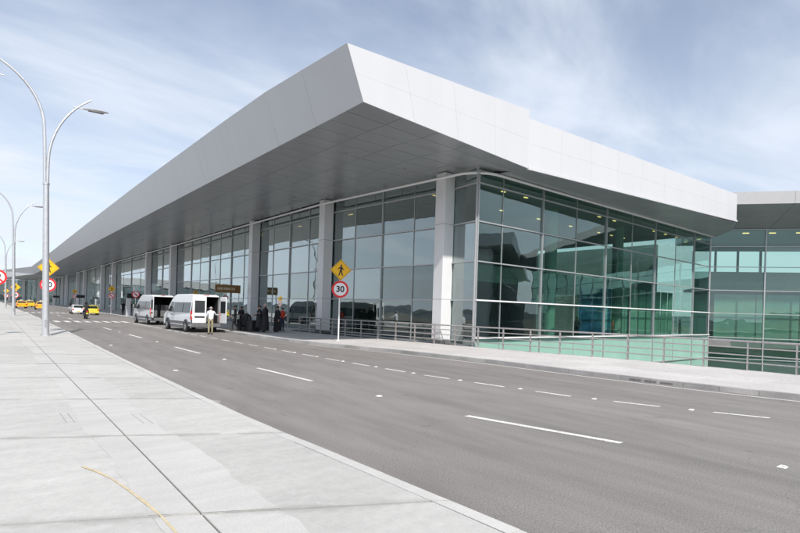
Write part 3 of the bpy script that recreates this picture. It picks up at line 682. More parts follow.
# ------------------------------------------------------------------ street lamps
def lamp(x, y, label):
    t = thing('street_lamp', label, 'street lamp', (x, y, PZ), 0, 'twin-arm lamps along the near pavement')
    p = [(x-.06, y, PZ), (x-.06, y, PZ+9.0)]
    pole = MB().tube([(x, y, PZ), (x, y, PZ+1.2), (x, y, PZ+8.4)], [.17, .165, .14], 14).build('pole', 'galvanised', t, smooth=True)
    MB().tube([(x, y, PZ+8.3), (x, y, PZ+8.42)], [.165, .165], 14).build('collar', 'galvanised', pole, smooth=True)
    hd = MB().box(x-.06, x+.06, y-.18, y-.15, PZ+.5, PZ+.9).build('hatch', 'sign_back', pole)
    # tall arm leaning over the pavement (to the left), lower arm over the road
    la = [(x-.06, y, PZ+8.3), (x-.07, y, PZ+10.5), (x-.10, y, PZ+11.45)]
    for k in range(1, 13):
        a = (pi/2*.86)*k/12; la.append((x-.10-3.9*(1-cos(a)), y, PZ+11.45+3.6*sin(a)))
    MB().tube(la, [.085]*3+[.085-.0028*k for k in range(12)], 10).build('arm', 'galvanised', t, smooth=True)
    e = Vector(la[-1]); 
    ra = [(x+.06, y, PZ+8.3), (x+.08, y, PZ+9.4)]
    for k in range(1, 11):
        a = R(58)*k/10; ra.append((x+.08+4.3*(1-cos(a)), y, PZ+9.4+4.75*sin(a)))
    MB().tube(ra, [.075]*2+[.075-.003*k for k in range(10)], 10).build('arm', 'galvanised', t, smooth=True)
    def head(c, sgn, name='luminaire'):
        rings = []
        for u, wy, zt, zb in ((0, .05, .03, -.03), (.25, .11, .07, -.05), (.6, .17, .09, -.07), (1.0, .16, .07, -.07), (1.3, .05, .02, -.03)):
            rings.append([(c.x+sgn*u, y-wy, c.z+(zt+zb)/2+u*.05), (c.x+sgn*u, y-wy*.6, c.z+zb+u*.05), (c.x+sgn*u, y+wy*.6, c.z+zb+u*.05), (c.x+sgn*u, y+wy, c.z+(zt+zb)/2+u*.05), (c.x+sgn*u, y+wy*.5, c.z+zt+u*.05), (c.x+sgn*u, y-wy*.5, c.z+zt+u*.05)])
        h = MB().loft(rings).build(name, 'galvanised', t, smooth=True)
        MB().box(min(c.x+sgn*.3, c.x+sgn*1.05), max(c.x+sgn*.3, c.x+sgn*1.05), y-.10, y+.10, c.z-.065, c.z-.035).build('lens', 'grey_plastic', h)
        MB().tube([(c.x-sgn*.42, y, c.z-.02), (c.x+sgn*.05, y, c.z)], .03, 8).build('spigot', 'galvanised', h)
    head(Vector((ra[-1][0]-.42, y, ra[-1][2]-.55)), 1)
    head(Vector((la[-4][0]-.3, y, la[-4][2]-.75)), -1)
    t.rotation_euler = (0, R(-1.3), 0)
    bp = MB().box(x-.26, x+.26, y-.26, y+.26, PZ+.001, PZ+.03).build('base_plate', 'galvanised', t)
    for sx in (-1, 1):
        for sy in (-1, 1): MB().tube([(x+sx*.2, y+sy*.2, PZ+.03), (x+sx*.2, y+sy*.2, PZ+.10)], .022, 6).build('bolt', 'rail_metal', bp)
lamp(2.42, 34.0, 'nearest and tallest-looking twin-arm galvanised street lamp on the left pavement')
lamp(2.15, 74.0, 'middle twin-arm street lamp, second along the left pavement')
lamp(2.3, 122.0, 'farthest small twin-arm street lamp at the end of the left pavement')

# ------------------------------------------------------------------ traffic signs (faces towards the camera's end of the road, -Y)
def text_mesh(txt, size):
    cu = bpy.data.curves.new('digits', 'FONT'); cu.body = txt; cu.size = size; cu.align_x = 'CENTER'; cu.align_y = 'CENTER'; cu.extrude = .003; cu.offset = size*.028
    o = bpy.data.objects.new('digits', cu); C.objects.link(o); bpy.context.view_layer.update()
    me = bpy.data.meshes.new_from_object(o.evaluated_get(bpy.context.evaluated_depsgraph_get())); bpy.data.objects.remove(o); bpy.data.curves.remove(cu)
    return me
WALK = [[(-.02, .33), (.03, .36), (.08, .33), (.085, .27), (.04, .235), (-.01, .26)],                      # head
        [(-.06, .22), (.06, .23), (.09, .06), (.07, -.04), (-.05, -.03), (-.05, .08)],                     # trunk
        [(-.06, .22), (-.05, .13), (-.13, .06), (-.20, .04), (-.21, .08), (-.14, .115)],                    # rear arm
        [(.05, .22), (.16, .10), (.21, .02), (.18, -.005), (.12, .06), (.05, .12)],                         # front arm
        [(-.05, -.02), (.03, -.04), (-.02, -.19), (-.09, -.36), (-.16, -.36), (-.10, -.19)],               # rear leg
        [(.0, -.03), (.075, -.04), (.10, -.18), (.17, -.35), (.10, -.37), (.035, -.20)]]                   # front leg
def plate(parent, c, kind, rz, size):
    """sign plate facing local -Y, centred at c, turned by rz"""
    c = Vector(c); Rz = Matrix.Rotation(rz, 3, 'Z')
    def W(x, z, d): return c + Rz @ Vector((x, d, z))
    def flat(name, poly, d0, d1, m, par):
        b = MB(); n = len(poly); b.v = [tuple(W(x, z, d0)) for x, z in poly] + [tuple(W(x, z, d1)) for x, z in poly]
        b.f = [list(range(n)), list(range(2*n-1, n-1, -1))] + [[i, (i+1) % n, n+(i+1) % n, n+i] for i in range(n)]; b.m = [0]*(n+2)
        return b.build(name, m, par)
    if kind == 'walk':
        s = size; pl = flat('warning_plate', [(0, -s), (s, 0), (0, s), (-s, 0)], -.03, -.024, 'sign_yellow', parent)
        q = s*.93; flat('plate_back', [(0, -s*.99), (s*.99, 0), (0, s*.99), (-s*.99, 0)], -.0235, -.018, 'sign_back', pl)
        b = .035
        for (p, r) in (((0, -q), (q, 0)), ((q, 0), (0, q)), ((0, q), (-q, 0)), ((-q, 0), (0, -q))):
            p = Vector(p); r = Vector(r); nrm = Vector((-(r-p).y, (r-p).x)).normalized()*.022
            flat('border', [tuple(p), tuple(r), tuple(r*.965), tuple(p*.965)], -.0345, -.0305, 'sign_black', pl)
        for poly in WALK: flat('pedestrian_symbol', [(x*s*1.45, z*s*1.45) for x, z in poly], -.036, -.0305, 'sign_black', pl)
    elif kind in ('30', 'noturn', 'noparking'):
        ax = Rz @ Vector((0, 1, 0)); r = size
        pl = MB().disc(c + ax*-.027, ax, r, .006, 32).build('regulatory_plate', 'sign_white', parent)
        MB().ring(c + ax*-.033, ax, r*.995, r*.76, .004, 36).build('red_ring', 'sign_red', pl)
        if kind == '30':
            me = text_mesh('30', r*.98); o = bpy.data.objects.new('digits', me); me.materials.clear(); me.materials.append(M['sign_black']); C.objects.link(o); o.parent = pl
            o.location = c + ax*-.0335 - wpos(pl); o.rotation_euler = (Matrix.Rotation(rz, 4, 'Z') @ Matrix.Rotation(R(90), 4, 'X')).to_euler()
        else:
            sg = -1 if kind == 'noturn' else 1
            pts = [(.10, -.5), (.24, -.5), (.24, .12), (-.05, .12), (-.05, .27), (-.42, .04), (-.05, -.2), (-.05, -.04), (.10, -.04)] if kind == 'noturn' else [(-.25, -.5), (-.25, .5), (.2, .5), (.34, .36), (.34, .08), (.2, -.06), (-.08, -.06), (-.08, -.5)]
            flat('symbol', [(x*r, z*r) for x, z in pts], -.036, -.0305, 'sign_black', pl)
            k = .62*r; t = .075*r
            flat('red_slash', [(-k-t, k-t), (-k+t, k+t), (k+t, -k+t), (k-t, -k-t)], -.041, -.0365, 'sign_red', pl)
def sign(x, y, z0, plates, label, rz=0.0, hpost=None, group=None, wide=.045, shape='walk'):
    t = thing('traffic_sign', label, 'traffic sign', (x, y, z0), 0, group)
    top = max(p[1] for p in plates) + .1
    MB().tube([(x, y, z0), (x, y, z0+top)], wide, 10).build('post', 'white_metal', t, smooth=True)
    MB().disc((x, y, z0+.02), (0, 0, 1), .12, .04, 12).build('base_plate', 'white_metal', t)
    for kind, z, size in plates: plate(t, (x, y-wide*cos(rz), z0+z), kind, rz, size)
    return t
TR = R(-24)
sign(16.95, 27.05, PZ, [('walk', 4.42, .67), ('30', 3.22, .53)], 'yellow pedestrian diamond over a red-ringed 30 sign on the far pavement', TR)
sign(2.78, 38.5, PZ, [('walk', 4.0, .57), ('30', 2.93, .43)], 'yellow pedestrian diamond over a 30 sign right behind the nearest lamp', R(-4))
sign(.27, 35.0, PZ, [('noparking', 3.14, .42)], 'round red slashed sign cut off by the left edge of the photo', R(-4))
sign(2.62, 86, PZ, [('walk', 3.5, .56), ('30', 2.45, .42)], 'small yellow diamond and 30 sign just right of the second lamp', R(-3))
sign(2.6, 136, PZ, [('walk', 3.5, .52), ('30', 2.45, .40)], 'tiny yellow diamond and 30 sign beside the farthest lamp', R(-3))
sign(15.2, 93, PZ, [('walk', 4.0, .55), ('noturn', 2.85, .47)], 'yellow diamond over red slashed sign beyond the vans, in front of the columns', R(-12))
sign(15.6, 77.5, PZ, [('noturn', 3.05, .48)], 'round red slashed sign on its own post just left of the white vans', R(-14))
sign(15.3, 140, PZ, [('walk', 4.0, .55), ('noturn', 2.85, .47)], 'distant yellow diamond over red-ringed sign above the white car', R(-10))
def gate_board(x, y, label, wd=1.5, rz=0):
    t = thing('gate_sign', label, 'sign', (x, y, PZ), 0, 'black gate number boards along the far pavement')
    MB().box(x-.28, x+.28, y-.10, y+.10, PZ, PZ+2.5).build('pillar', 'column', t)
    MB().box(x-.2, x+wd, y-.12, y+.12, PZ+2.55, PZ+3.2).build('board', 'sign_black', t)
    MB().box(x-.24, x+wd+.04, y-.08, y+.08, PZ+2.502, PZ+2.548).build('frame', 'sign_back', t)
gate_board(15.3, 80.5, 'black board on a grey pillar directly left of the vans', 1.7)
gate_board(15.6, 138, 'black board on a grey pillar behind the white and yellow cars')
gate_board(15.7, 195, 'farthest black board on a grey pillar near the pedestrian sign by the lamp')
# brown hanging direction board in front of the doors
t = thing('direction_board', 'brown direction board on two thin posts, standing just behind the white vans', 'sign', (19.6, 53.6, PZ))
MB().box(18.3, 21.0, 53.55, 53.65, 3.45, 4.3).build('board', 'sign_brown', t)
for x in (18.4, 20.9): MB().tube([(x, 53.7, PZ), (x, 53.7, 4.2)], .05, 8).build('post', 'galvanised', t)
for a, b_ in ((18.5, 19.1), (19.2, 19.9), (20.0, 20.4)): MB().box(a, b_, 53.535, 53.549, 3.75, 4.0).build('print_bar', 'sign_cream', t)

# ------------------------------------------------------------------ vehicles (local axes: +Y forward, origin on the ground)
def lb(parent, b, name, mats, smooth=False, bevel=0.0, loc=(0, 0, 0), rz=0.0):
    o = bpy.data.objects.new(name, b.mesh(name, mats, (0, 0, 0), smooth)); C.objects.link(o); o.parent = parent; o.location = loc; o.rotation_euler = (0, 0, rz)
    if bevel:
        bv = o.modifiers.new('bevel', 'BEVEL'); bv.width = bevel; bv.segments = 3; bv.limit_method = 'ANGLE'; bv.angle_limit = R(25); smooth_mesh(o.data, 60)
    return o
def wheel(parent, x, y, r, wd):
    s = 1 if x > 0 else -1
    b = MB(); b.tube([(x-wd/2, y, r), (x-wd*.4, y, r), (x+wd*.4, y, r), (x+wd/2, y, r)], [r*.92, r, r, r*.92], 24)
    t = lb(parent, b, 'wheel', 'tyre', True)
    b = MB().disc((x+s*wd*.5, y, r), (1, 0, 0), r*.62, .02, 18); rim = lb(t, b, 'rim', 'rim')
    b = MB()
    for k in range(5):
        a = 2*pi*k/5; b.disc((x+s*(wd*.5+.012), y+cos(a)*r*.4, r+sin(a)*r*.4), (1, 0, 0), r*.11, .006, 8)
    lb(rim, b, 'rim_hole', 'black_plastic')
def shell(profile, halfw, cut_rear=False):
    """side profile [(y,z)] (closed, counter-clockwise) given half-width per point"""
    b = MB(); n = len(profile)
    for (y, z), hw in zip(profile, halfw): b.v += [(-hw, y, z), (hw, y, z)]
    b.f.append([2*i for i in range(n)]); b.f.append([2*i+1 for i in range(n)][::-1])
    for i in range(n):
        j = (i+1) % n
        if cut_rear and i == n-1: continue
        b.f.append([2*i, 2*i+1, 2*j+1, 2*j])
    b.m = [0]*len(b.f)
    return b
def side_quad(b, s, pts, proud=.006, xs=None):
    """thin plate on a flank: pts (y,z,halfwidth)"""
    p0 = [(s*(hw+proud), y, z) for y, z, hw in pts]; p1 = [(s*(hw-.02), y, z) for y, z, hw in pts]
    n = len(pts); k = len(b.v); b.v += p0 + p1
    b.f.append([k+i for i in range(n)]); b.f.append([k+n+i for i in range(n)][::-1])
    for i in range(n): b.f.append([k+i, k+(i+1) % n, k+n+(i+1) % n, k+n+i])
    b.m += [0]*(n+2); return b
def van(x, y, rz, label, doors):
    t = thing('passenger_van', label, 'van', (x, y, 0), rz, 'white vans at the kerb'); t.scale = (1.15, 1.15, 1.15)
    H = 2.54; LB = -2.75; LF = 3.2
    prof = [(LB, .42), (LF-.1, .36), (LF, .55), (LF-.02, .95), (LF-.35, 1.18), (LF-.75, 1.32), (LF-1.62, 2.18), (LF-2.0, 2.42), (LF-2.5, H), (LB+.25, H), (LB+.03, H-.10), (LB, 1.3)]
    hw = [.96, .92, .93, .95, .97, .97, .86, .83, .81, .82, .84, .98]
    body = lb(t, shell(prof, hw, False) if doors is None else van_shell(prof, hw), 'body', 'van_white', True, .05)
    def fw_(z): return .98 if z < 1.3 else lerp(.985, .835, (z-1.3)/1.15)
    q = lambda y, z: (y, z, fw_(z))
    for s in (-1, 1):
        lb(t, side_quad(MB(), s, [q(2.0, 1.30), q(1.0, 1.28), q(1.0, 2.0), q(1.5, 2.0)]), 'window', 'van_glass')
        lb(t, side_quad(MB(), s, [q(.86, 1.30), q(-1.02, 1.30), q(-1.02, 1.98), q(.86, 1.98)]), 'window', 'van_glass')
        lb(t, side_quad(MB(), s, [q(-1.14, 1.30), q(-2.46, 1.30), q(-2.46, 1.98), q(-1.14, 1.98)]), 'window', 'van_glass')
        lb(t, side_quad(MB(), s, [(2.0, .52, .955), (-2.7, .52, .955), (-2.7, .70, .965), (2.0, .70, .965)], .02), 'side_moulding', 'grey_plastic')
        lb(t, side_quad(MB(), s, [(-1.2, .25, .93), (1.65, .25, .93), (1.65, .40, .93), (-1.2, .40, .93)], .0), 'sill', 'grey_plastic')
        b = MB()
        for yc in (2.2, -1.75):
            arc_ = [(yc + .50*cos(a), .36 + .50*sin(a)) for a in [pi*k/12 for k in range(13)]]
            side_quad(b, s, [(yy, zz, .955) for yy, zz in arc_], .028)
            lb(t, b, 'wheel_arch', 'black_plastic'); b = MB()
            wheel(t, s*.90, yc, .35, .22)
        lb(t, side_quad(MB(), s, [(-2.62, .92, .98), (-2.735, .92, .98), (-2.735, 1.42, .98), (-2.62, 1.42, .965)], .012), 'tail_light', 'tail_red')
        tl = MB().box(min(s*.885, s*.975), max(s*.885, s*.975), -2.79, -2.745, .86, 1.42); tl = lb(t, tl, 'tail_light', 'tail_red')
        lb(tl, MB().box(min(s*.895, s*.965), max(s*.895, s*.965), -2.795, -2.7905, 1.06, 1.2), 'reversing_lens', 'tail_white')
        mr = MB().box(min(s*.98, s*1.20), max(s*.98, s*1.20), 1.9, 2.02, 1.35, 1.72); lb(t, mr, 'mirror', 'black_plastic', bevel=.03)
        hl = MB(); side_quad(hl, s, [(2.9, .85, .955), (3.13, .85, .95), (3.07, 1.08, .95), (2.7, 1.18, .965)], .006); lb(t, hl, 'headlight', 'tail_white')
        dl = MB(); side_quad(dl, s, [(.93, .75, .975), (.94, .75, .975), (.94, 2.2, .86), (.93, 2.2, .86)], .004); lb(t, dl, 'door_seam', 'grey_plastic')
        dh = MB(); side_quad(dh, s, [(1.07, 1.08, .985), (1.3, 1.08, .985), (1.3, 1.13, .985), (1.07, 1.13, .985)], .025); lb(t, dh, 'door_handle', 'black_plastic')
    ws = MB().hexa([(-.78, LF-.80, 1.37), (.78, LF-.80, 1.37), (.68, LF-1.56, 2.13), (-.68, LF-1.56, 2.13), (-.78, LF-.77, 1.39), (.78, LF-.77, 1.39), (.68, LF-1.53, 2.15), (-.68, LF-1.53, 2.15)]); lb(t, ws, 'windscreen', 'van_glass')
    lb(t, MB().box(-.97, .97, LB-.16, LB+.02, .36, .62), 'rear_bumper', 'grey_plastic', bevel=.04)
    lb(t, MB().box(-.94, .94, LF-.08, LF+.1, .34, .62), 'front_bumper', 'grey_plastic', bevel=.04)
    if doors is not None:
        # dark cabin lining and two rows of seat backs
        inn = MB(); w_ = .80
        inn.v = [(-w_, LB+.06, .66), (w_, LB+.06, .66), (w_, LB+.06, 2.38), (-w_, LB+.06, 2.38), (-w_, LB+3.4, .66), (w_, LB+3.4, .66), (w_, LB+3.4, 2.38), (-w_, LB+3.4, 2.38)]
        inn.f = [[4, 5, 6, 7], [0, 1, 5, 4], [3, 7, 6, 2], [0, 4, 7, 3], [1, 2, 6, 5]]; inn.m = [0]*5
        lb(t, inn, 'cabin_lining', 'black_plastic')
        for yy in (LB+1.1, LB+2.0):
            for xx in (-.42, .42): lb(t, MB().box(xx-.3, xx+.3, yy, yy+.14, .67, 1.72), 'seat', 'grey_plastic', bevel=.05)
        # rear doors hinged at the body edges
        for s, ang in ((-1, doors[0]), (1, doors[1])):
            hx = s*.90
            d = MB().box(0, .885, -.05, 0, .64, 2.40) if s < 0 else MB().box(-.885, 0, -.05, 0, .64, 2.40)
            do = lb(t, d, 'rear_door', 'van_white', bevel=.025, loc=(hx, LB-.012, 0), rz=R(-ang) if s < 0 else R(ang))
            a, c = (.14, .78) if s < 0 else (-.78, -.14)
            lb(do, MB().box(a, c, -.058, .008, 1.32, 2.12), 'door_window', 'van_glass')
            lb(do, MB().box(a if s < 0 else a, c, -.06, -.051, .98, 1.10), 'door_trim', 'black_plastic')
        lb(t, MB().box(-.82, .82, LB-.03, LB+.05, 2.39, 2.47), 'rear_header', 'van_white')
        lb(t, MB().box(-.16, .16, LB-.05, LB+.02, 2.475, 2.51), 'brake_light', 'tail_red')
    return t
def van_shell(prof, hw):
    b = shell(prof, hw); n = len(prof)
    # open the back: drop the upright rear faces
    keep = []
    for f in b.f:
        idx = sorted(set(v//2 for v in f))
        if idx in ([0, 11], [10, 11]) : continue
        keep.append(f)
    b.f = keep; b.m = [0]*len(keep)
    return b
van(12.75, 42.7, R(2), 'nearer white high-roof van with its right rear door swung open', (4, 97))
van(13.0, 56.0, R(1), 'farther white high-roof van with an open dark tail, behind the other van', (92, 100))

def car(x, y, rz, paint, label, kind='hatch', group=None, roof_sign=False):
    t = thing('taxi' if roof_sign else 'parked_car', label, 'taxi' if roof_sign else 'car', (x, y, 0), rz, group)
    LF, LB, W = 1.95, -1.95, .84
    prof = [(LB+.05, .30), (LF-.05, .28), (LF, .45), (LF-.03, .66), (LF-.25, .78), (LF-1.0, .92), (LB+.35, .97), (LB+.03, .90), (LB, .6)]
    hw = [W-.06, W-.08, W-.06, W-.04, W-.04, W, W-.01, W-.03, W-.02]
    lb(t, shell(prof, hw), 'body', paint, True, .06)
    cab = [(LF-1.02, .90), (LF-1.62, 1.38), (LF-1.9, 1.46), (LB+1.0, 1.47), (LB+.42, 1.36), (LB+.12, .92)] if kind == 'hatch' else [(LF-1.05, .90), (LF-1.68, 1.36), (LF-2.0, 1.43), (LB+1.35, 1.43), (LB+1.0, 1.34), (LB+.55, .94)]
    chw = [.80, .64, .60, .60, .63, .80]
    lb(t, shell(cab, chw), 'cabin', paint, True, .05)
    # glazing, proud of the cabin
    def pl(name, i, j, f0, f1, inset):
        (y0, z0), (y1, z1) = cab[i], cab[j]; w0, w1 = chw[i]-inset, chw[j]-inset
        a = (lerp(y0, y1, f0), lerp(z0, z1, f0), lerp(w0, w1, f0)); c = (lerp(y0, y1, f1), lerp(z0, z1, f1), lerp(w0, w1, f1))
        ny, nz = (z1-z0), -(y1-y0); l_ = hypot(ny, nz); ny /= l_; nz /= l_
        if nz < 0: ny, nz = -ny, -nz
        o_ = .012
        P = [(-a[2], a[0], a[1]), (a[2], a[0], a[1]), (c[2], c[0], c[1]), (-c[2], c[0], c[1])]
        lb(t, MB().hexa([(p[0], p[1]+ny*o_, p[2]+nz*o_) for p in P] + [(p[0], p[1]-ny*.01, p[2]-nz*.01) for p in P]), name, 'car_glass')
    pl('windscreen', 0, 1, .08, .95, .07); pl('rear_window', 5, 4, .15, .95, .09)
    for s in (-1, 1):
        yA, yB = cab[0][0], cab[-1][0]; yr0, yr1 = cab[1][0], cab[4][0]
        def sd(u0, u1, name):
            z0, z1 = .95, 1.35; w0, w1 = .797, .645
            ya0, ya1 = lerp(yA, yB, u0), lerp(yA, yB, u1); yb0, yb1 = lerp(yr0, yr1, max(0, (u0-.05)*1.0)), lerp(yr0, yr1, min(1, u1))
            lb(t, side_quad(MB(), s, [(ya0, z0, w0), (ya1, z0, w0), (yb1, z1, w1), (yb0, z1, w1)], .012), name, 'car_glass')
        sd(.10, .48, 'side_window'); sd(.52, .90, 'side_window')
        for yc in (1.2, -1.2):
            wheel(t, s*(W-.09), yc, .29, .19)
            b = MB(); side_quad(b, s, [(yc+.36*cos(a), .29+.36*sin(a), W-.03) for a in [pi*k/10 for k in range(11)]], .012); lb(t, b, 'wheel_arch', 'black_plastic')
        lb(t, MB().box(min(s*.56, s*.82), max(s*.56, s*.82), LB-.012, LB+.10, .66, .86), 'tail_light', 'tail_red', bevel=.02)
        lb(t, MB().box(min(s*.50, s*.80), max(s*.50, s*.80), LF-.10, LF+.012, .60, .74), 'headlight', 'tail_white', bevel=.02)
        lb(t, MB().box(min(s*.84, s*1.0), max(s*.84, s*1.0), .62, .76, .92, 1.05), 'mirror', paint, bevel=.02)
    lb(t, MB().box(-.78, .78, LB-.07, LB+.08, .28, .50), 'rear_bumper', paint, bevel=.04)
    lb(t, MB().box(-.24, .24, LB-.085, LB-.071, .36, .48), 'number_plate', 'plate_yellow')
    lb(t, MB().box(-.78, .78, LF-.08, LF+.06, .26, .48), 'front_bumper', paint, bevel=.04)
    if roof_sign: lb(t, MB().box(-.22, .22, -.25, -.12, 1.465, 1.60), 'roof_sign', 'tail_white', bevel=.02)
    return t
car(10.55, 93.5, 0, 'car_white', 'white hatchback stopped in the lane beyond the zebra crossing', 'hatch')
car(12.0, 89.5, R(-2), 'car_lime', 'bright yellow hatchback at the kerb behind the motorcyclist', 'hatch')
car(7.9, 124, 0, 'taxi_orange', 'orange-yellow taxi right beside the nearest lamp pole, far down the road', 'sedan', 'taxis far down the road', True).scale = (1.15, 1.15, 1.15)
car(5.3, 140, R(3), 'taxi_orange', 'leftmost orange-yellow taxi between the far lamp posts', 'sedan', 'taxis far down the road', True).scale = (1.15, 1.15, 1.15)
car(7.6, 158, R(8), 'taxi_yellow', 'pale yellow taxi between the two orange ones, farther off', 'sedan', 'taxis far down the road', True).scale = (1.15, 1.15, 1.15)

# ------------------------------------------------------------------ people
def person(loc, rz, label, cols, pose, hair='hair_dark', coat=None, group=None, h=1.72, helmet=None, name='person', bulk=1.0):
    """one skinned body; cols = dict(top, legs, shoe, sleeve); pose = dict of joint positions for a 1.72 m figure, facing +Y"""
    J = {'pelvis': (0, 0, .95), 'waist': (0, 0, 1.10), 'chest': (0, .0, 1.30), 'neck': (0, .0, 1.475), 'jaw': (0, .02, 1.545), 'head': (0, .02, 1.625), 'crown': (0, .005, 1.695),
         'nose': (0, .115, 1.60),
         'shL': (-.175, 0, 1.40), 'elL': (-.23, -.02, 1.13), 'wrL': (-.23, .06, .89), 'plL': (-.23, .08, .82),
         'shR': (.175, 0, 1.40), 'elR': (.23, -.02, 1.13), 'wrR': (.23, .06, .89), 'plR': (.23, .08, .82),
         'hpL': (-.09, 0, .90), 'knL': (-.10, .02, .50), 'anL': (-.10, -.02, .09), 'toL': (-.11, .15, .035),
         'hpR': (.09, 0, .90), 'knR': (.10, .02, .50), 'anR': (.10, -.02, .09), 'toR': (.11, .15, .035)}
    J.update(pose)
    RAD = {'pelvis': (.155, .115), 'waist': (.14, .105), 'chest': (.165, .115), 'neck': (.058, .058), 'jaw': (.066, .072), 'head': (.078, .095), 'crown': (.058, .068), 'nose': (.014, .014),
           'sh': (.07, .07), 'el': (.05, .05), 'wr': (.034, .034), 'pl': (.038, .026), 'hp': (.095, .095), 'kn': (.066, .066), 'an': (.046, .046), 'to': (.042, .032)}
    names = list(J); vs = [Vector(J[k]) for k in names]; ed = []; rad = [RAD.get(k, RAD.get(k[:2])) for k in names]
    ix = {k: i for i, k in enumerate(names)}
    for a, b in (('pelvis', 'waist'), ('waist', 'chest'), ('chest', 'neck'), ('neck', 'jaw'), ('jaw', 'head'), ('head', 'crown'), ('head', 'nose')): ed.append((ix[a], ix[b]))
    for s in 'LR':
        ed += [(ix['chest'], ix['sh'+s]), (ix['sh'+s], ix['el'+s]), (ix['el'+s], ix['wr'+s]), (ix['wr'+s], ix['pl'+s]), (ix['pelvis'], ix['hp'+s]), (ix['hp'+s], ix['kn'+s]), (ix['kn'+s], ix['an'+s]), (ix['an'+s], ix['to'+s])]
        # four fingers of unequal length, bent once, and a thumb from the side of the palm
        p = vs[ix['pl'+s]]; d = (p - vs[ix['wr'+s]]).normalized(); side = d.cross(Vector((0, 1, 0)) if abs(d.y) < .8 else Vector((0, 0, 1))).normalized(); curl = d.cross(side).normalized()
        for q, (o_, l_) in enumerate(((-.03, .075), (-.011, .085), (.009, .08), (.028, .062))):
            b0 = len(vs); vs.append(p + d*.045 + side*o_); vs.append(p + d*(.045+l_*.55) + side*o_*1.1 + curl*.008); vs.append(p + d*(.045+l_*.9) + side*o_*1.1 + curl*.032)
            rad += [(.0105, .0105), (.009, .009), (.008, .008)]; ed += [(ix['pl'+s], b0), (b0, b0+1), (b0+1, b0+2)]
        b0 = len(vs); vs.append(p + side*-.04 + d*.012); vs.append(p + side*-.062 + d*.045 + curl*.015); rad += [(.011, .011), (.009, .009)]; ed += [(ix['pl'+s], b0), (b0, b0+1)]
    me = bpy.data.meshes.new('figure'); me.from_pydata([tuple(v) for v in vs], ed, [])
    o = bpy.data.objects.new('figure', me); C.objects.link(o)
    sk = o.modifiers.new('skin', 'SKIN'); sk.use_smooth_shade = True
    sd = me.skin_vertices[0].data
    for i, r in enumerate(rad): sd[i].radius = r; sd[i].use_root = (i == 0)
    sb = o.modifiers.new('sub', 'SUBSURF'); sb.levels = 1; sb.render_levels = 1
    bpy.context.view_layer.update()
    body = bpy.data.meshes.new_from_object(o.evaluated_get(bpy.context.evaluated_depsgraph_get())); bpy.data.objects.remove(o); bpy.data.meshes.remove(me)
    body.name = name; body.materials.clear()
    mats = [cols['top'], cols['legs'], cols.get('shoe', 'shoe'), 'skin', cols.get('sleeve', cols['top'])]
    for m_ in mats: body.materials.append(M[m_])
    segs = []
    def seg(a, b, m_): segs.append((Vector(J[a]), Vector(J[b]), m_))
    seg('pelvis', 'waist', 0); seg('waist', 'chest', 0); seg('chest', 'neck', 0); seg('jaw', 'crown', 3); seg('head', 'nose', 3)
    for s in 'LR':
        seg('chest', 'sh'+s, 0); seg('sh'+s, 'el'+s, 4); seg('el'+s, 'wr'+s, 4); segs.append((vs[ix['pl'+s]]*.7+vs[ix['wr'+s]]*.3, vs[ix['pl'+s]]*2-vs[ix['wr'+s]], 3))
        seg('hp'+s, 'kn'+s, 1); seg('kn'+s, 'an'+s, 1); seg('an'+s, 'to'+s, 2)
    def dist(p, a, b):
        ab = b-a; t_ = max(0, min(1, (p-a).dot(ab)/max(1e-9, ab.length_squared))); return (p-(a+ab*t_)).length
    for p in body.polygons:
        p.material_index = min(segs, key=lambda q: dist(p.center, q[0], q[1]))[2]
        p.use_smooth = True
    ob = bpy.data.objects.new(name, body); C.objects.link(ob)
    sc = h/1.72*1.15
    ob.location = (loc[0], loc[1], loc[2] if len(loc) > 2 else PZ); ob.rotation_euler = (0, 0, rz); ob.scale = (sc*bulk, sc*bulk, sc)
    tag(ob, label, 'person', group)
    hd = Vector(J['head']); 
    def cap(rx, ry, rz_, zlo, cz, cy, m_, nm):
        rings = []
        for i in range(7):
            zt = lerp(zlo, .999, i/6); rr_ = math.sqrt(max(0, 1-zt*zt)); rings.append([(hd.x+rx*rr_*cos(2*pi*k/12), hd.y+cy+ry*rr_*sin(2*pi*k/12), hd.z+cz+rz_*zt) for k in range(12)])
        q = lb(ob, MB().loft(rings), nm, m_, True); return q
    if helmet: cap(.135, .155, .15, -.75, .02, 0, helmet, 'helmet')
    else:
        cap(.092, .108, .112, -.15, .0, -.022, hair, 'hair')
        for s in (-1, 1): lb(ob, MB().disc((hd.x+s*.084, hd.y-.005, hd.z-.015), (1, 0, 0), .028, .02, 8), 'ear', 'skin')
        for s in (-1, 1): lb(ob, MB().disc((hd.x+s*.032, hd.y+.088, hd.z+.0), (0, 1, 0), .012, .012, 8), 'eye', 'hair_dark')
        lb(ob, MB().box(hd.x-.028, hd.x+.028, hd.y+.078, hd.y+.09, hd.z-.072, hd.z-.062), 'mouth', 'tail_red')
    if coat:
        m_, zend = coat; rings = []
        for z_, wx, wy in ((1.43, .15, .09), (1.36, .205, .135), (1.15, .175, .135), (.98, .19, .15), (.6, .21, .18), (zend, .235, .205)):
            rings.append([(wx*cos(2*pi*k/16)*(1+.05*sin(5*k)), wy*sin(2*pi*k/16)*(1+.05*cos(3*k)), z_) for k in range(16)])
        lb(ob, MB().loft(rings, cap=False), 'coat', m_, True)
    return ob
BLK = dict(top='cloth_black', legs='cloth_black')
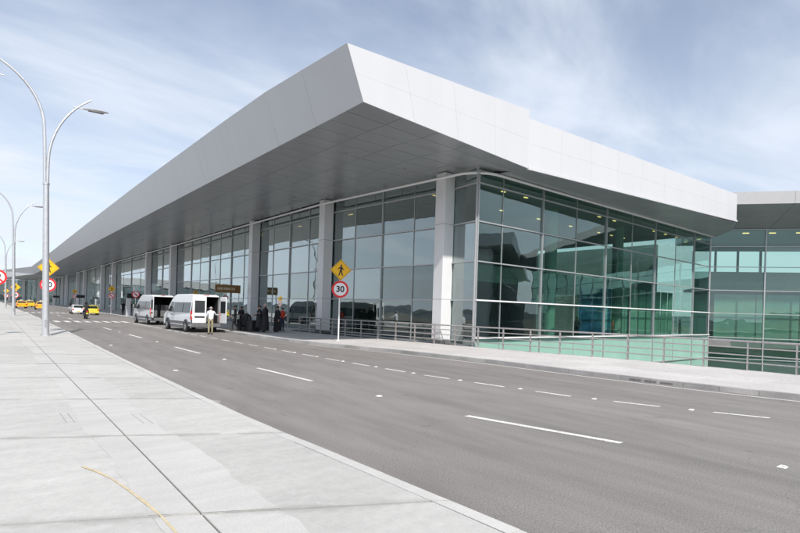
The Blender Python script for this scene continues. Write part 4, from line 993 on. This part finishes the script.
reach = {'shR': (.18, .03, 1.40), 'elR': (.33, .18, 1.22), 'wrR': (.50, .33, 1.22), 'plR': (.56, .38, 1.22), 'elL': (-.24, .06, 1.14), 'wrL': (-.20, .24, 1.02), 'plL': (-.19, .30, 1.0), 'chest': (0, .03, 1.30)}
stride = {'knL': (-.10, .16, .52), 'anL': (-.10, .16, .10), 'toL': (-.11, .33, .035), 'knR': (.10, .0, .50), 'anR': (.10, -.26, .13), 'toR': (.11, -.12, .035)}
hold = {'elL': (-.25, .0, 1.13), 'wrL': (-.17, .22, 1.12), 'plL': (-.13, .28, 1.14), 'elR': (.25, 0, 1.13), 'wrR': (.17, .22, 1.10), 'plR': (.13, .28, 1.12)}
person((12.45, 37.2, 0), R(-12), 'person in white shirt and khaki trousers at the open van door, arm out', dict(top='cloth_white', legs='cloth_khaki'), reach, 'hair_grey', h=1.74)
person((14.9, 38.9), R(75), 'person in dark clothes walking towards the open van door', BLK, {**stride, **{k: v for k, v in reach.items() if k[-1] == 'L'}}, h=1.74)
person((16.3, 41.2), R(120), 'person in dark clothes half hidden behind the walking one', BLK, hold, h=1.68)
person((16.1, 37.1), R(80), 'person with dark hair in a black coat left of the grey-haired one', BLK, hold, coat=('cloth_black', .32), h=1.78, bulk=1.2)
person((16.4, 36.7), R(60), 'grey-haired person in a long black coat beside the luggage', BLK, hold, 'hair_grey', coat=('cloth_black', .12), h=1.93, bulk=1.2)
person((17.5, 36.9), R(100), 'person in a long black coat standing just left of the red top', BLK, {}, coat=('cloth_black', .10), h=1.76, bulk=1.15)
person((18.6, 38.3), R(200), 'person in a bright red top and dark trousers at the edge of the group', dict(top='cloth_red', legs='cloth_navy'), hold, h=1.68)
# farther along the pavement
person((15.4, 84.6), R(30), 'left person of the dark pair by the yellow car', BLK, hold, h=1.75)
person((16.3, 84.0), R(150), 'right person of the dark pair by the yellow car', dict(top='cloth_black', legs='cloth_navy'), {}, h=1.72)
person((17.4, 82.0), R(10), 'distant person in grey between the dark pair and the lime vest', dict(top='cloth_grey', legs='cloth_navy'), stride, h=1.70)
person((18.2, 81.5), R(170), 'distant person in a lime vest near the round slashed sign', dict(top='cloth_lime', legs='cloth_navy', sleeve='cloth_navy'), hold, h=1.72)
person((15.6, 150.0), R(170), 'tiny far person right of the nearest lamp pole', dict(top='cloth_grey', legs='cloth_black'), stride, h=1.75)
# inside the hall
person((36.3, 22.6, .12), R(150), 'person in dark clothes inside, left of the blue banner', BLK, hold, h=1.7)
person((41.9, 22.6, .12), R(200), 'person in red inside, in front of the blue banner', dict(top='cloth_red', legs='cloth_black'), {}, h=1.65)
person((56.0, 22.9, .12), R(180), 'person in dark clothes inside by the inner glass corner', BLK, {}, h=1.75)

# ------------------------------------------------------------------ motorcycle and rider
def motorcycle(x, y):
    t = thing('motorcycle', 'dark motorcycle carrying a rider just beyond the zebra crossing', 'motorcycle', (x, y, 0)); t.scale = (1.15, 1.15, 1.15)
    for yc in (.66, -.66):
        w_ = lb(t, MB().ring((0, yc, .31), (1, 0, 0), .31, .22, .12, 22), 'wheel', 'tyre', True)
        lb(w_, MB().disc((0, yc, .31), (1, 0, 0), .17, .06, 14), 'rim', 'rim')
        b = MB()
        for k in range(6): b.tube([(0, yc, .31), (0, yc+.225*cos(k*pi/3), .31+.225*sin(k*pi/3))], .012, 5)
        lb(w_, b, 'spokes', 'rim')
    lb(t, MB().loft([[(-.13, yy, z0), (.13, yy, z0), (.15, yy, (z0+z1)/2), (.1, yy, z1), (-.1, yy, z1), (-.15, yy, (z0+z1)/2)] for yy, z0, z1 in ((-.35, .42, .70), (0, .36, .80), (.32, .48, .95), (.48, .62, .88))]), 'tank', 'black_plastic', True)
    lb(t, MB().loft([[(-.12, yy, z-.07), (.12, yy, z-.07), (.14, yy, z), (-.14, yy, z)] for yy, z in ((-.82, .88), (-.45, .82), (.1, .80))]), 'seat', 'bag_black', True)
    lb(t, MB().tube([(-.36, .42, 1.05), (-.2, .55, 1.07), (.2, .55, 1.07), (.36, .42, 1.05)], .018, 6), 'handlebar', 'rail_metal')
    for s in (-1, 1): lb(t, MB().tube([(s*.08, .66, .31), (s*.08, .52, 1.0)], .025, 6), 'fork', 'rim')
    lb(t, MB().box(-.10, .10, -.92, -.85, .74, .84), 'tail_light', 'tail_red', bevel=.02)
    lb(t, MB().box(-.10, .10, -.93, -.91, .50, .66), 'number_plate', 'plate_yellow')
    lb(t, MB().tube([(.16, .1, .33), (.2, -.4, .36), (.2, -.8, .44)], [.03, .045, .05], 8), 'exhaust', 'rim')
    lb(t, MB().disc((0, .64, .95), (0, 1, 0), .09, .12, 12), 'headlight', 'tail_white')
motorcycle(8.8, 69.8)
ride = {'pelvis': (0, -.22, .93), 'waist': (0, -.20, 1.06), 'chest': (0, -.12, 1.27), 'neck': (0, -.06, 1.44), 'jaw': (0, -.03, 1.51), 'head': (0, -.02, 1.59), 'crown': (0, -.03, 1.66), 'nose': (0, .08, 1.57),
        'shL': (-.18, -.10, 1.36), 'elL': (-.30, .10, 1.16), 'wrL': (-.34, .34, 1.09), 'plL': (-.34, .40, 1.085), 'shR': (.18, -.10, 1.36), 'elR': (.30, .10, 1.16), 'wrR': (.34, .34, 1.09), 'plR': (.34, .40, 1.085),
        'hpL': (-.11, -.20, .90), 'knL': (-.24, .18, .76), 'anL': (-.22, -.02, .38), 'toL': (-.23, .14, .33), 'hpR': (.11, -.20, .90), 'knR': (.24, .18, .76), 'anR': (.22, -.02, .38), 'toR': (.23, .14, .33)}
person((8.8, 69.8, 0), 0, 'motorcycle rider in black jacket and helmet seen from behind', dict(top='cloth_black', legs='cloth_navy'), ride, helmet='cloth_black', h=1.72)

# ------------------------------------------------------------------ luggage by the group
def suitcase(x, y, rz, w_, d_, h_, label, z=PZ, handle=True):
    t = thing('suitcase', label, 'suitcase', (x, y, z), rz, 'black luggage at the kerb'); t.scale = (1.15, 1.15, 1.15)
    lb(t, MB().box(-w_/2, w_/2, -d_/2, d_/2, .05, h_), 'shell', 'bag_black', bevel=.05)
    lb(t, MB().box(-w_*.38, w_*.38, -d_/2-.015, -d_/2+.01, .15, h_*.55), 'pocket', 'bag_black', bevel=.01)
    for sx in (-1, 1):
        lb(t, MB().disc((sx*w_*.38, 0, .03), (1, 0, 0), .03, .03, 10), 'caster', 'tyre')
    if handle: lb(t, MB().tube([(-.1, d_*.3, h_-.02), (-.1, d_*.3, h_+.28), (.1, d_*.3, h_+.28), (.1, d_*.3, h_-.02)], .011, 6), 'handle', 'rail_metal')
suitcase(15.6, 39.4, R(10), .52, .32, .80, 'tall black suitcase at the van end of the luggage row')
suitcase(16.0, 38.5, R(-20), .55, .34, .72, 'black suitcase standing in the middle of the luggage row')
suitcase(15.9, 37.7, R(15), .60, .36, .78, 'black suitcase nearest the people in long coats')
t = thing('duffel_bag', 'big rounded black duffel bag heaped on top of the luggage', 'bag', (15.9, 39.1, PZ)); t.scale = (1.15, 1.15, 1.15)
rings = []
for u, rr_ in ((-.55, .05), (-.5, .30), (-.25, .42), (.1, .45), (.4, .36), (.55, .08)):
    rings.append([(rr_*cos(2*pi*k/14)*.85, u*.6, .62+rr_*sin(2*pi*k/14)*1.15+.1) for k in range(14)])
lb(t, MB().loft(rings), 'bag_body', 'bag_black', True)
lb(t, MB().tube([(0, -.22, 1.18), (.02, -.12, 1.32), (.02, .08, 1.32), (0, .18, 1.2)], .02, 6), 'strap', 'cloth_grey')
lb(t, MB().box(-.36, .36, -.30, .30, .02, .30), 'trolley_base', 'black_plastic', bevel=.02)

# ------------------------------------------------------------------ neighbouring concourse, outside the frame; the side glass mirrors it
t = thing('concourse_building', 'dark glazed concourse mirrored in the side glass of the terminal', 'building', (85, -32, -5))
cd = Vector((.82, -.57, 0)); cn = Vector((-.57, -.82, 0)); c0 = Vector((62, -12, 0))
def cp(s_, o_, z): v = c0 + cd*s_ - cn*o_; return (v.x, v.y, z)
def cbox(name, s0, s1, o0, o1, z0, z1, m, par=None):
    return MB().hexa([cp(s0, o0, z0), cp(s1, o0, z0), cp(s1, o1, z0), cp(s0, o1, z0), cp(s0, o0, z1), cp(s1, o0, z1), cp(s1, o1, z1), cp(s0, o1, z1)]).build(name, m, par or t)
wall = cbox('wall', 0, 90, 0, -26, -5, 12.6, 'column')
cbox('roof', -3, 93, 3.5, -29, 12.7, 14.4, 'fascia')
for k in range(18):
    for z in (1.0, 5.0, 9.0):
        cbox('window', 5*k+.3, 5*k+4.7, .06, .005, z, z+3.2, 'interior_wall', wall)
for k in range(0, 19): cbox('pier', 5*k-.15, 5*k+.15, .35, .005, -5, 12.6, 'mullion', wall)
for z in (.4, 4.5, 8.5): cbox('floor_band', 0.16, 89.8, .2, .065, z, z+.35, 'column', wall)
